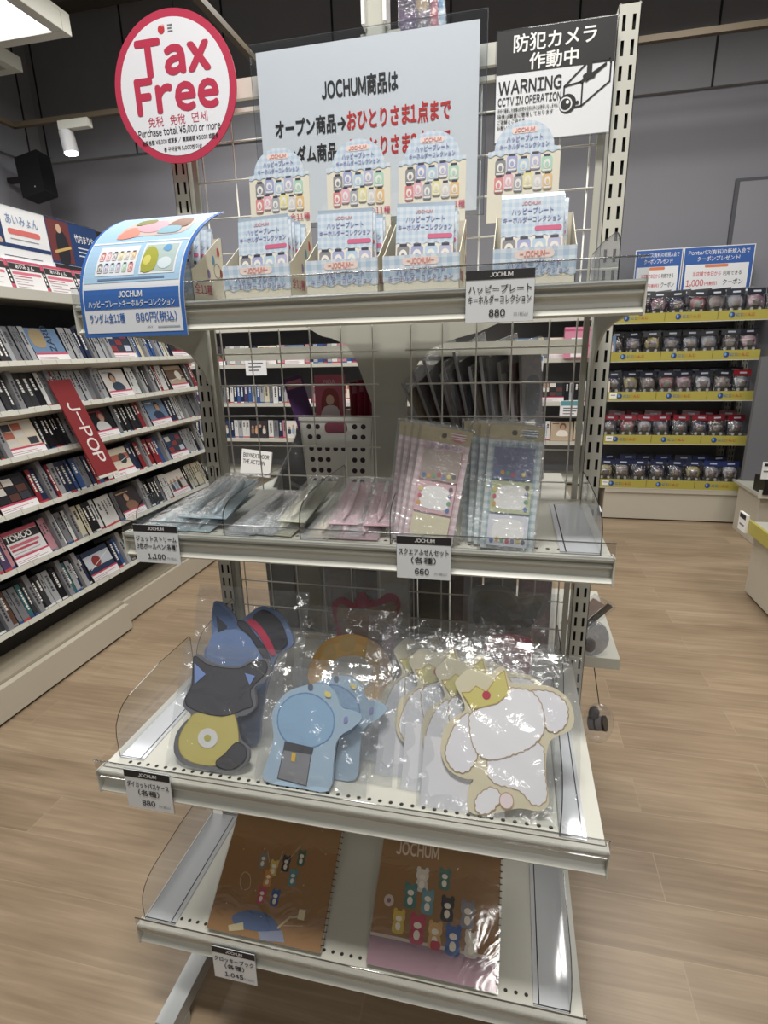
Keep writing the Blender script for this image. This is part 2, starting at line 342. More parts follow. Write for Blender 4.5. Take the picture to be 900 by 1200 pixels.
def divider(X, label, group):
    if not _dv:
        for v in range(3):
            mb = MB(); g = M(['#8e8e91', '#9b9b9d', '#7f7f83'][v], .4); mb.box(0, .026, 0, .188, -.14, .012, g)
            y = .13
            for i in range(rnd.randint(3, 6)): mb.rect(.008, y-.012, .018, y, .0125, M('#2d2d31', .5)); y -= .015
            o = mb.obj('divider_card'); _dv.append(o.data); bpy.data.objects.remove(o)
    o = bpy.data.objects.new('divider_card', rnd.choice(_dv)); COL.objects.link(o); o.matrix_world = X
    return tag(o, label, 'divider', group)
ART = [('#26252b', '#a98a78', '#5c3b34'), ('#d9d4cf', '#8fa7b9', '#3c4c5d'), ('#30405a', '#c4cbd6', '#8b3d3d'), ('#e2d7c4', '#b56a58', '#40434a'), ('#151518', '#8c2d3c', '#cfcfcf'), ('#6d86a4', '#e3e6ea', '#2d3c55'), ('#b9a68f', '#6a5140', '#e7e0d4'), ('#3f3a3d', '#c9a27e', '#8a6a58')]
def face_cd(X, art, label, group, strip=True, sz=(.184, .165), words=None, name='face_out_cd'):
    a, b, c = ART[art % 8]; w0, h0 = sz; t = thing(name, label, 'CD case', X, group)
    mb = MB(); mb.box(0, w0, 0, h0, -.014, 0, M('#2c2c2e', .2), front=None); mb.rect(.003, .003, w0-.003, h0-.003, .0005, M(a, .18))
    q = rnd.random; st = 4 if words == 'TOMOO' else 5 if words else rnd.choice([0, 0, 1, 2, 3])
    if st == 0:
        mb.poly(smooth([(w0*(.3+.1*q()), .044), (w0*(.72+.1*q()), .044), (w0*.74, h0*.45), (w0*.6, h0*.55), (w0*.4, h0*.55), (w0*.28, h0*.42)]), .001, M(c, .2)); x = w0*(.4+.2*q()); y = h0*(.66+.06*q())
        mb.poly(circle(x, y+.006, .025, .029, 16), .0014, M('#2b2320' if art % 2 else b, .3)); mb.poly(circle(x, y-.003, .017, .022, 14), .0018, M('#b8957e', .3))
        mb.rect(w0*.08, h0*.86, w0*(.3+.4*q()), h0*.9, .002, M(b, .3))
    elif st == 1:
        mb.rect(.003, h0*(.3+.3*q()), w0-.003, h0*(.7+.2*q()), .001, M(b, .2)); mb.poly(circle(w0*(.3+.4*q()), h0*.6, .03, .03, 18), .0014, M(c, .2)); mb.line([(w0*.1, h0*.4), (w0*.9, h0*(.5+.3*q()))], .003, .0018, M('#e9e6e0', .3))
    elif st == 2:
        for i in range(4):
            x = w0*(.18+.21*i); hh = h0*(.3+.12*q()); mb.poly(smooth([(x-.013, .044), (x+.013, .044), (x+.012, hh+.03), (x-.012, hh+.03)]), .001+.0001*i, M((c, b, '#2d2c30', '#cfcac2')[i], .3)); mb.poly(circle(x, hh+.045, .011, .014, 12), .0016, M('#b8957e', .3))
    elif st == 3:
        for i in range(3):
            for k in range(3): mb.rect(w0*(.08+.29*i), h0*(.3+.21*k), w0*(.34+.29*i), h0*(.49+.21*k), .001, M((a, b, c, '#d9d5cc', '#3a3d44')[(i*2+k*3+art) % 5], .3))
    elif st == 4:
        mb.rect(.003, .003, w0-.003, h0-.003, .0008, M('#dcdadb', .4)); mb.rect(.003, h0*.88, w0-.003, h0-.003, .001, M('#b84a5c', .4)); mb.rect(.003, h0*.66, w0-.003, h0*.87, .001, INK); mb.text(words, w0*.4, h0*.7, .034, WHITE, .0014, bold=.03)
        mb.rect(.01, h0*.52, w0-.02, h0*.6, .001, M('#c86a78', .4)); mb.rect(.01, h0*.42, w0*.8, h0*.48, .001, M('#b84a5c', .4))
        for i in range(4): mb.rect(.01, h0*(.34-.07*i), w0*(.5+.4*q()), h0*(.36-.07*i), .001, M('#a59aa0', .4))
    else:
        mb.poly(smooth([(w0*.1, h0*.5), (w0*.45, h0*.45), (w0*.5, h0*.9), (w0*.15, h0*.92)]), .001, M('#9a8a6c', .3)); mb.text(words, w0*.62, h0*.62, .04, M('#2c3440', .3), .0016, bold=.01, rot=math.pi/2) if False else mb.text(words, w0*.72, h0*.32, .045, M('#2f3a48', .3), .0016, 'l', .012, rot=math.pi/2)
    mb.obj('case', t)
    if strip:
        mb = MB(); mb.box(0, w0, 0, .042, .001, .004, M('#e8e5e6', .4)); mb.rect(0, .036, w0, .044, .0042, M('#c04560', .4)); mb.rect(0, 0, w0, .002, .0042, M('#c04560', .4))
        for i in range(3): mb.rect(.006, .022-.008*i, w0*(.5+.4*q()), .024-.008*i, .0044, M('#8b6c74' if i else '#b0354f', .5))
        mb.obj('price_strip', t)
    return t

# ------------------------------------------------------------ long CD rack on the left
RXF = -1.75; LEAN = R(20); Y0, Y1 = .18, 2.2
t = thing('cd_rack', 'long low white CD rack with sloping tiers on the left of the aisle', 'CD rack', T((RXF, Y0, 0)))
KICK = M('#c2bbab', .5, noise=.03, nscale=3); LEDGE = M('#a79e8c', .6)
mb = MB(); mb.box(-.4, .07, 0, 1.08-Y0, .0, .012, BLACK); mb.box(-.4, .08, 0, 1.08-Y0, .012, .15, KICK); mb.box(-.3, .05, 0, 1.08-Y0, .15, .165, LEDGE); mb.obj('kick_panel', t, bevel=.003)
mb = MB(); mb.box(-.4, .0, 1.08-Y0, Y1-Y0, .0, .012, BLACK); mb.box(-.4, .02, 1.08-Y0, Y1-Y0, .012, .14, KICK); mb.box(-.3, 0, 1.08-Y0, Y1-Y0, .14, .155, LEDGE); mb.obj('kick_panel', t, bevel=.003)
mb = MB(); mb.box(-.46, -.36, 0, Y1-Y0, 0, 1.69, M('#4a4a4e', .7)); mb.box(-.36, -.12, 0, Y1-Y0, .165, .31, BLACK); mb.obj('back_panel', t)  # black block paints the shade in the gap under the lowest tier
mb = MB(); mb.add([(-.40, Y1-Y0, 0), (0, Y1-Y0, 0), (-.02, Y1-Y0, .3), (-.2, Y1-Y0, 1.69), (-.40, Y1-Y0, 1.69)], [(0, 1, 2, 3, 4)], STEELD)
mb.add([(-.40, Y1-Y0+.02, 0), (0, Y1-Y0+.02, 0), (-.02, Y1-Y0+.02, .3), (-.2, Y1-Y0+.02, 1.69), (-.40, Y1-Y0+.02, 1.69)], [(4, 3, 2, 1, 0)], STEELD); mb.obj('end_panel', t)
TIERS = [.315, .559, .791, 1.014, 1.202, 1.398]; TN = ['lowest', 'second', 'third', 'fourth', 'fifth', 'sixth']
for z in TIERS:
    mb = MB(); X = T((-RXF, -Y0, 0)) @ face(RXF, Y0, z, LEAN, math.pi/2)
    mb.box(0, Y1-Y0, -.012, 0, -.2, .012, STEEL, X=X); mb.box(0, Y1-Y0, -.016, .006, .012, .02, STEEL, X=X)
    for k in range(24): mb.rect(k*.085+.01, -.014, k*.085+.014, .004, .0205, M('#a9a79d', .5), X=X)
    mb.obj('shelf', t)
mb = MB(); mb.box(-.38, 0, 0, Y1-Y0, 1.665, 1.69, STEEL); mb.box(-.0, .012, 0, Y1-Y0, 1.655, 1.7, STEEL); mb.obj('shelf', t, bevel=.003)
TNAME = dict(zip(TN, TIERS))
PAL = [['navy', 'black', 'brown', 'charcoal', 'blue', 'teal', 'grey', 'silver'], ['pink', 'grey', 'black', 'white', 'cream', 'navy', 'purple', 'silver'], ['black', 'navy', 'silver', 'grey', 'white', 'blue', 'charcoal', 'red'],
       ['black', 'white', 'charcoal', 'grey', 'navy', 'red', 'silver', 'cream'], ['green', 'purple', 'grey', 'black', 'red', 'white', 'charcoal', 'silver'], ['black', 'charcoal', 'grey', 'blue', 'navy', 'silver', 'white', 'cream']]
FACES = [[(.93, 2, None)], [(.56, 4, 'TOMOO'), (1.24, 7, None), (1.7, 1, None)], [(.53, 0, None), (1.2, 3, None), (1.75, 2, None)], [(.62, 3, None), (1.12, 4, None), (1.62, 5, None)], [(1.3, 1, None), (1.86, 6, None)], [(.86, 5, 'ZARD'), (1.36, 2, None), (1.9, 0, None)]]
for ti, z in enumerate(TIERS):
    y = [.3, .34, .42, .48, .52, .56][ti]; n = nd = nf = 0; fl = list(FACES[ti]); run = 0; col = 'black'
    while y < Y1-.03:
        if fl and y > fl[0][0]:
            nf += 1; yy, art, wd = fl.pop(0)
            face_cd(face(RXF+.002, y, z, LEAN+R(4), math.pi/2), art, 'CD facing out over a pink-edged strip, %s from near end, %s tier of left rack' % (ordn(nf), TN[ti]), 'face-out CDs on the left rack', words=wd)
            y += .192; continue
        if rnd.random() < .24 and run > 2:
            nd += 1; run = 0
            divider(face(RXF, y, z, LEAN+R(rnd.uniform(-2, 3)), math.pi/2), 'grey name divider, %s from near end, %s tier of left CD rack' % (ordn(nd), TN[ti]), 'name dividers on the left CD rack'); y += .0275; continue
        if rnd.random() < .55: col = rnd.choice(PAL[ti])
        th = rnd.choice([.02, .024, .028, .036]); n += 1; run += 1
        cd_case(col, th, face(RXF-rnd.uniform(0, .012), y, z, LEAN+R(rnd.uniform(-1, 2)), math.pi/2), '%s CD case, %s spine from near end, %s tier of left rack' % (col, ordn(n), TN[ti]), 'CD cases on the left rack'); y += th+.0007
# red genre board
t = thing('genre_board', 'tall red genre board with white vertical lettering across the left CD rack', 'sign', face(-1.592, .93, .875, R(22), math.pi/2))
mb = MB(); mb.box(0, .135, 0, .48, -.008, 0, M('#7d2629', .4)); mb.text('J-POP', .067-.03, .37, .09, M('#d9cfcd', .4), .0006, 'l', .012, rot=-math.pi/2); mb.obj('board', t, bevel=.001)
mb = MB(); mb.box(0, .135, -.006, .006, -.01, .004, STEEL); mb.obj('edge_strip', t)
# posters and price cards standing on the top
def poster(name, y0, wd, label, fn):
    t = thing(name, label, 'poster', face(-1.8, y0, 1.69, R(3), math.pi/2))
    mb = MB(); mb.box(0, wd, 0, .345, -.006, 0, PAPER); fn(mb, wd); mb.obj('sheet', t)
    mb = MB(); mb.box(0, wd, .343, .349, -.008, .004, LIP); mb.box(0, wd, -.002, .004, -.06, .004, LIP); mb.obj('stand', t)
def p1(mb, w_):
    nv = M('#2c3f6c', .4); mb.rect(0, .18, .26, .345, .0006, nv); mb.poly(smooth([(.06, .18), (.2, .19), (.25, .2), (.21, .25), (.17, .33), (.08, .32)]), .001, M('#c9ab92', .5)); mb.poly(circle(.1, .27, .05, .06), .0013, M('#3b2b26', .5))
    mb.text('あいみょん', .37, .278, .045, M('#7590b5', .5), .001, bold=.006, wd=.17); mb.prism(rrect(.285, .235, .455, .258, .01), 0, .001, M('#d5706b', .5)); mb.rect(.29, .215, .44, .219, .001, M('#9a9aa0', .5))
    mb.rect(.26, .18, w_, .196, .001, nv); mb.rect(.0, .1, .19, .165, .0008, M('#7da6c8', .5)); mb.rect(0, .055, .22, .12, .001, M('#b4705a', .5)); mb.poly(circle(.1, .12, .04, .03), .0012, M('#c98b74', .5))
    for k, (x, wd) in enumerate(((.24, .2), (.26, .13), (.24, .16), (.26, .1))): mb.rect(x, .145-k*.022, x+wd, .148-k*.022, .001, M('#55565c', .5))
def p2(mb, w_):
    nv = M('#27406f', .4); mb.rect(.0, .15, w_, .345, .0006, nv); mb.rect(.005, .16, .14, .34, .0008, M('#6d3434', .5)); mb.poly(smooth([(.05, .16), (.11, .16), (.12, .25), (.09, .3), (.05, .27)]), .001, M('#22222a', .5)); mb.poly(circle(.075, .305, .016, .02), .0012, M('#c9a88e', .5)); mb.line([(.03, .2), (.13, .23)], .012, .0014, M('#c9a86a', .5))
    mb.text('竹内まりや', .235, .265, .04, WHITE, .001, bold=.008, wd=.13)
    for k in range(3): mb.rect(.18, .235-k*.018, .3-.01*k, .241-k*.018, .001, M('#cfd6e2', .5))
    mb.rect(.01, .13, .19, .148, .001, INK); mb.rect(.2, .1, .235, .15, .001, nv); mb.rect(.24, .1, .26, .15, .001, nv); mb.rect(.02, .055, .22, .065, .001, M('#c98a4a', .5))
    for k in range(5): mb.rect(.02, .122-k*.01, .17, .124-k*.01, .001, M('#7c7d84', .5))
    for k in range(4): mb.rect(.25, .07-k*.008, .32, .072-k*.008, .001, M('#7c7d84', .5))
poster('artist_poster', .63, .5, 'white and navy artist poster with a portrait on top of the left CD rack', p1)
poster('artist_poster', 1.132, .33, 'navy artist poster with a guitarist photo on top of the left CD rack', p2)
t = thing('framed_panel', 'dark framed panel standing at the far end of the left rack behind the posters', 'frame', face(-1.84, 1.48, 1.69, R(6), math.pi/2))
mb = MB(); mb.box(0, .42, 0, .36, -.02, 0, BLACK); mb.rect(.03, .03, .39, .33, .0005, M('#4a3f35', .4)); mb.rect(.05, .2, .37, .27, .001, M('#6e5e4a', .4)); mb.obj('panel', t, bevel=.004)
for k in range(6):
    y = .66+k*.187
    t = thing('price_card', 'white price card with pink and black bands, %s from near end of the top ledge' % ordn(k), 'price card', face(-1.752, y, 1.69, R(14), math.pi/2, 0), 'price cards along the top ledge')
    mb = MB(); mb.box(0, .165, 0, .13, -.03, 0, M('#e9e7e8', .35)); mb.rect(0, .118, .165, .13, .0005, M('#c4526c', .4)); mb.rect(0, .09, .165, .116, .0005, INK); mb.text('あいみょん' if k < 4 else '竹内まりや', .08, .096, .02, WHITE, .001, bold=.01)
    mb.rect(.005, .07, .155, .082, .0005, M('#cf6d80', .5)); mb.rect(.005, .06, .1, .064, .0005, M('#b24a63', .5))
    for i in range(4): mb.rect(.01, .05-.011*i, .06+.08*rnd.random(), .053-.011*i, .0005, M('#a98f95', .5))
    mb.obj('card', t)
    mb = MB(); mb.box(-.022, -.001, 0, .13, -.03, -.001, INK); mb.rect(-.02, .1, -.003, .128, -.0005, M('#c4526c', .4)); mb.rect(-.02, .005, -.003, .03, -.0005, M('#c4526c', .4))
    for i in range(3): mb.rect(-.015, .04+.018*i, -.008, .05+.018*i, -.0004, WHITE)
    mb.obj('spine', t)

# ------------------------------------------------------------ wall racks at the back
t = thing('wall_rack', 'white wall rack of CDs seen through the wire grid of the display', 'CD rack', T((-3.0, 3.5, 0)))
mb = MB(); mb.box(0, 3.95, .36, .4, 0, 1.95, M('#85858a', .7)); mb.obj('back_panel', t)
mb = MB(); mb.box(0, 3.95, .02, .38, 0, .28, KICK); mb.obj('kick_panel', t)
WT = [.33, .65, .97, 1.31, 1.62]
for z in WT:
    mb = MB(); mb.box(0, 3.95, 0, .36, z-.022, z, STEEL); mb.box(0, 3.95, -.008, 0, z-.028, z+.004, STEEL); mb.obj('shelf', t)
for x in (0, 1.95, 3.9):
    mb = MB(); mb.box(x, x+.04, .32, .36, 0, 2.0, STEELD); mb.obj('upright', t)
for ti, z in enumerate(WT):
    if ti in (0, 4): continue
    n = nf = 0
    for xa, xb in ((-2.85, -.95), (.28, .9)):
        x = xa
        while x < xb-.02:
            if rnd.random() < (.14 if ti != 3 else .3):
                nf += 1; wd = .18; wds = None
                art = rnd.randint(0, 7)
                if ti == 0 and -2.2 < x < -2.0: pass
                face_cd(face(x, 3.52, z, R(6)), art, 'CD facing out, %s from the left on the back wall rack, %s shelf up' % (ordn(nf), ordn(ti)), 'face-out CDs on the back wall rack', strip=rnd.random() < .6, sz=(wd, .165), words=wds); x += wd+.006
            else:
                n += 1; th = rnd.choice([.034, .04, .05]); col = rnd.choice(['white', 'silver', 'blue', 'cream', 'navy', 'purple', 'grey', 'black', 'pink', 'white'])
                cd_case(col, th, face(x, 3.53, z, R(3)), '%s CD spine, %s from the left on the back wall rack, %s shelf up' % (col, ordn(n), ordn(ti)), 'CD spines on the back wall rack'); x += th+.001
t = thing('boxed_album', 'white album box with bold black words leaning low in the back wall rack', 'box', face(-2.2, 3.45, .32, R(10), 0, R(-6)))
mb = MB(); mb.box(0, .3, 0, .24, -.02, 0, WHITE); mb.text('BOYNEXTDOOR', .15, .17, .05, INK, .001, bold=.02, wd=.26); mb.text('THE ACTION', .13, .11, .05, INK, .001, bold=.02, wd=.22); mb.obj('box', t)
def shelf_card(x, z, w_, h_, head, label):
    t = thing('shelf_card', label, 'sign', face(x, 3.485, z, 0), 'hanging shelf cards')
    mb = MB(); mb.box(0, w_, 0, h_, -.002, 0, PAPER); mb.rect(.004, h_*.7, w_-.004, h_-.004, .0005, M(head, .5))
    for i in range(3): mb.rect(w_*.15, h_*(.52-.16*i), w_*(.85-.1*i), h_*(.58-.16*i), .0006, M('#6a6a70', .5))
    mb.obj('card', t)
shelf_card(-2.06, 1.22, .2, .19, '#d9d6bc', 'cream notice card clipped under the third shelf behind the grid')
shelf_card(.345, 1.215, .165, .12, '#4f7fae', 'white card with a blue heading on the rack behind the grid')
shelf_card(.66, .85, .17, .135, '#5a9aa0', 'white card with a teal heading on the rack behind the grid')
for k, (x, z) in enumerate(((.66, 1.312), (.81, 1.312), (.66, 1.43), (.81, 1.43))):
    t = thing('gift_box', 'pink gift box %s in the block of four behind the right post' % ['at lower left', 'at lower right', 'at upper left', 'at upper right'][k], 'box', T((x, 3.46, z)), 'pink gift boxes')
    mb = MB(); mb.box(0, .145, 0, .1, 0, .115, M('#d38ba4', .45)); mb.obj('carton', t, bevel=.002)
    mb = MB(); mb.box(0, .145, -.001, 0, .085, .1, M('#c2527a', .45)); mb.box(.05, .14, -.001, 0, .012, .035, WHITE); mb.obj('sleeve', t)

# yellow-striped rack of bagged plush
t = thing('plush_rack', 'white rack with yellow shelf strips stacked with bagged plush on the right', 'rack', T((1.0, 3.52, 0)))
mb = MB(); mb.box(0, 1.25, .38, .42, 0, 1.66, M('#76767a', .7)); mb.obj('back_panel', t)
mb = MB(); mb.box(.06, 1.13, .0, .35, 0.012, .27, KICK); mb.box(.06, 1.13, -.012, .01, .235, .27, KICK); mb.box(.06, 1.13, .02, .35, 0, .012, BLACK); mb.obj('kick_panel', t, bevel=.003)
for x in (.98, 1.06):
    mb = MB(); mb.box(x, x+.045, .33, .38, 0, 1.66, STEELD)
    for k in range(30): mb.box(x+.008, x+.014, .328, .332, .1+k*.05, .13+k*.05, BLACK); mb.box(x+.03, x+.036, .328, .332, .1+k*.05, .13+k*.05, BLACK)
    mb.obj('upright', t)
PT = [(.335, 1.14), (.70, 1.12), (1.04, 1.08), (1.34, 1.05), (1.62, 1.2)]
YEL = M('#b0a650', .4)
for z, xr in PT:
    mb = MB(); mb.box(0, xr, 0, .35, z-.03, z-.008, STEELD); mb.obj('shelf', t)
    st = MB(); st.box(0, xr, -.012, 0, z-.06, z+.008, YEL); lp = MB(); lp.box(0, xr, -.014, 0, z-.066, z-.0605, STEEL); lp.obj('rail_lip', t)
    X = face(0, -.0125, z-.05)
    k = 0; x = .18
    while x < xr-.1:
        st.poly(circle(x-.075, .025, .02, n=16), .0012, M('#2f4a86', .4), X=X); st.poly(circle(x-.081, .028, .008, .012, 12), .0016, M('#7fa7d0', .4), X=X)
        st.text('にじ', x-.045, .016, .026, M('#3566b0', .4), .0014, 'l', .02, X=X); st.text('さ', x+.003, .016, .026, M('#c9962c', .4), .0014, 'l', .02, X=X); st.text('んじ', x+.028, .016, .026, M('#b8323a', .4), .0014, 'l', .02, X=X)
        st.rect(x+.19, 0, x+.194, .055, .001, M('#6e6a3a', .5), X=X); x += .36
    if z < 1.2: st.rect(.03, .008, .085, .05, .0015, WHITE, X=X); st.rect(.04, .03, .075, .036, .0018, GREY, X=X)
    st.obj('price_rail', t)
HAIR = ['#c9b65a', '#9b8a80', '#b7b7bd', '#8a8f98', '#3a3f68', '#b13b44', '#d9d9dc', '#4a3b35', '#c98fa0', '#54616e']
HN = ['yellow', 'beige', 'silver', 'grey', 'navy', 'red', 'white', 'brown', 'pink', 'slate']
_pl = {}
def plush(X, hair, head, label):
    t = thing('bagged_plush', label, 'plush toy', X, 'bagged plush on the yellow-striped rack')
    if ('b', 0) not in _pl:
        mb = MB(); n = 6; v = []; f = []
        for s in (1, -1):
            b = len(v)
            for j in range(n+1):
                for i in range(n+1):
                    u, q = i/n, j/n; v.append((-.062+.124*u, .13*q, s*.042*(math.sin(math.pi*u)*math.sin(math.pi*q))**.5+rnd.uniform(-.003, .003)))
            for j in range(n):
                for i in range(n):
                    q = (b+j*(n+1)+i, b+j*(n+1)+i+1, b+(j+1)*(n+1)+i+1, b+(j+1)*(n+1)+i); f.append(q if s > 0 else q[::-1])
        mb.add(v, f, FILM, True); o = mb.obj('bag'); _pl['b', 0] = o.data; bpy.data.objects.remove(o)
    if ('h', head) not in _pl:
        mb = MB(); c = M(head, .3, spec=.7); mb.box(-.062, .062, .125, .168, -.003, .003, c); mb.rect(-.02, .14, .03, .152, .0035, M('#c7ccd6', .4)); o = mb.obj('header_card'); _pl['h', head] = o.data; bpy.data.objects.remove(o)
    if ('d', hair) not in _pl:
        mb = MB(); mb.ball((0, .03, 0), .026, .03, .02, M('#2b2c33', .8)); mb.ball((0, .076, .002), .045, .038, .03, M('#a8958a', .8)); mb.ball((0, .083, -.004), .05, .04, .034, M(HAIR[hair], .8))
        for s in (-1, 1): mb.ball((s*.018, .072, .03), .0045, .007, .003, M('#1d1a1a', .5), 8, 5); mb.ball((s*.034, .06, .008), .011, .024, .018, M(HAIR[hair], .8)); mb.ball((s*.026, .02, .012), .012, .012, .012, M('#e4e1df', .8))
        o = mb.obj('doll'); _pl['d', hair] = o.data; bpy.data.objects.remove(o)
    if ('c', 0) not in _pl:
        mb = MB(); mb.box(-.058, .058, .002, .125, -.034, -.032, M('#1b1e2a', .4)); o = mb.obj('backing_card'); _pl['c', 0] = o.data; bpy.data.objects.remove(o)
    for nm, k in (('doll', ('d', hair)), ('bag', ('b', 0)), ('header_card', ('h', head)), ('backing_card', ('c', 0))):
        o = bpy.data.objects.new(nm, _pl[k]); COL.objects.link(o); o.parent = t
HD = {.335: ['#202a4e', '#23346e'], .70: ['#8f1d2d', '#7a1826'], 1.04: ['#1c2234', '#1a1f2c'], 1.34: ['#15181f', '#1a1f2c'], 1.62: ['#15181f', '#171c2a']}
RN = {.335: 'lowest', .70: 'second', 1.04: 'third', 1.34: 'fourth', 1.62: 'top'}
for z, xr in PT:
    k = 0; x = .06
    while x < xr-.03:
        h = HD[z][0 if x < .75 else 1]
        if z == 1.04 and x > .85: h = '#9a1f28'
        hr = rnd.randint(0, 9)
        plush(face(1.0+x, 3.565, z-.006, R(8), R(rnd.uniform(-9, 9)), R(rnd.uniform(-4, 4))), hr, h, '%s-haired plush in a clear bag, %s from left, %s yellow-striped shelf, front row' % (HN[hr], ordn(k), RN[z]))
        k += 1; x += .127+rnd.uniform(0, .012)
    k = 0; x = .12
    while x < xr-.1:
        hr = rnd.randint(0, 9)
        plush(face(1.0+x, 3.69, z-.006+.02, R(12), R(rnd.uniform(-9, 9)), R(rnd.uniform(-6, 6))), hr, HD[z][k % 2], '%s-haired bagged plush, %s from left, %s yellow-striped shelf, back row' % (HN[hr], ordn(k), RN[z]))
        k += 1; x += .14
for k, (x0, lab) in enumerate(((1.17, 'blue and white coupon poster partly behind the display post'), (1.513, 'blue and white coupon poster at the right with a red price'))):
    t = thing('coupon_poster', lab, 'poster', face(x0, 3.74, 1.62, R(1)), 'coupon posters')
    BL = M('#3560a8', .4); w_ = .335 if k == 0 else .485; h_ = .48
    mb = MB(); mb.box(0, w_, 0, h_, -.006, 0, PAPER); mb.rect(.006, .006, w_-.006, h_-.006, .0005, BL); s = w_/.485
    mb.rect(.022*s, .02, w_-.03*s, h_*.74, .001, PAPER); mb.text('Pontaパス(有料)の新規入会で', w_/2, h_*.885, .036, WHITE, .0012, bold=.004, wd=w_*.86); mb.text('クーポンプレゼント!', w_/2, h_*.79, .038, WHITE, .0012, bold=.006, wd=w_*.6)
    mb.prism(rrect(w_*.32, h_*.69, w_*.65, h_*.735, .008), 0, .0013, M('#d9835a', .5)); mb.text('当店舗で本日から', w_*.36, h_*.57, .036, M('#c8343c', .5), .0014, bold=.008, wd=w_*.4); mb.text('利用できる', w_*.72, h_*.57, .036, INK, .0014, bold=.008, wd=w_*.26)
    mb.text('1,000' if k else '500', w_*.2, h_*.42, .062, M('#c8343c', .5), .0014, bold=.012, wd=w_*.25); mb.text('円割引', w_*.43, h_*.43, .03, M('#c8343c', .5), .0014, bold=.01); mb.text('クーポン', w_*.74, h_*.43, .044, INK, .0014, bold=.01, wd=w_*.28)
    for i, (a, b) in enumerate(((.03, .38), (.41, .72), (.75, .94))):
        mb.line([(w_*a, .03), (w_*b, .03), (w_*b, h_*.36), (w_*a, h_*.36)], .005, .0014, BL, closed=True); mb.rect(w_*(a+.04), h_*.27, w_*(b-.04), h_*.31, .0015, BL if i == 0 else GREY); mb.rect(w_*(a+.04), h_*.15, w_*(b-.08), h_*.22, .0015, M('#8ab4d8', .5))
    mb.obj('sheet', t)
    mb = MB(); mb.box(-.002, w_+.002, -.001, h_+.002, -.012, -.006, LIP); mb.obj('backing', t)

# low display unit at the right edge of the frame
t = thing('island_unit', 'white low island display unit with a yellow strip at the right edge', 'display unit', T((1.64, 2.1, 0)))
mb = MB(); mb.box(.015, .9, -1.6, -.01, 0, .02, BLACK); mb.box(0, .92, -1.6, 0, .02, .40, KICK); mb.obj('base', t, bevel=.004)
mb = MB(); mb.box(-.06, .92, -1.6, .03, .41, .43, STEELD); mb.obj('shelf', t)
mb = MB(); mb.box(-.075, -.06, -1.6, .03, .405, .475, YEL); mb.obj('price_rail', t)
mb = MB(); mb.box(-.09, -.076, -.1, .0, .40, .5, WHITE); mb.box(-.091, -.09, -.09, -.01, .47, .495, INK); mb.box(-.091, -.09, -.08, -.02, .43, .44, GREY); mb.obj('price_tag', t)
for k in range(4):
    plush(T((1.72, 2.02-k*.16, .43)) @ Matrix.Rotation(-math.pi/2, 4, 'Z') @ face(0, 0, 0, R(40)), (k*3) % 10, '#171c2a', '%s-haired bagged plush on the low island unit, %s from its far corner' % (HN[(k*3) % 10], ordn(k)))
t = thing('end_unit', 'white shelf unit with paper price cards standing behind the low island unit', 'display unit', T((1.99, 3.0, 0)))
mb = MB(); mb.box(.02, .9, 0, .4, 0, .36, KICK); mb.obj('base', t, bevel=.004)
mb = MB(); mb.box(-.02, .9, -.05, .4, .37, .39, STEELD); mb.box(-.02, .9, -.06, -.05, .36, .42, STEEL); mb.obj('shelf', t)
mb = MB(); mb.box(.02, .9, .36, .4, .39, 1.3, M('#6e6e72', .7)); mb.obj('back_panel', t)
mb = MB(); mb.box(-.03, .1, -.07, -.064, .5, .62, WHITE); mb.box(-.02, .09, -.072, -.07, .59, .61, INK); mb.box(-.02, .07, -.072, -.07, .55, .56, GREY); mb.box(0, .08, -.07, .1, .39, .5, BLACK); mb.obj('price_card', t)

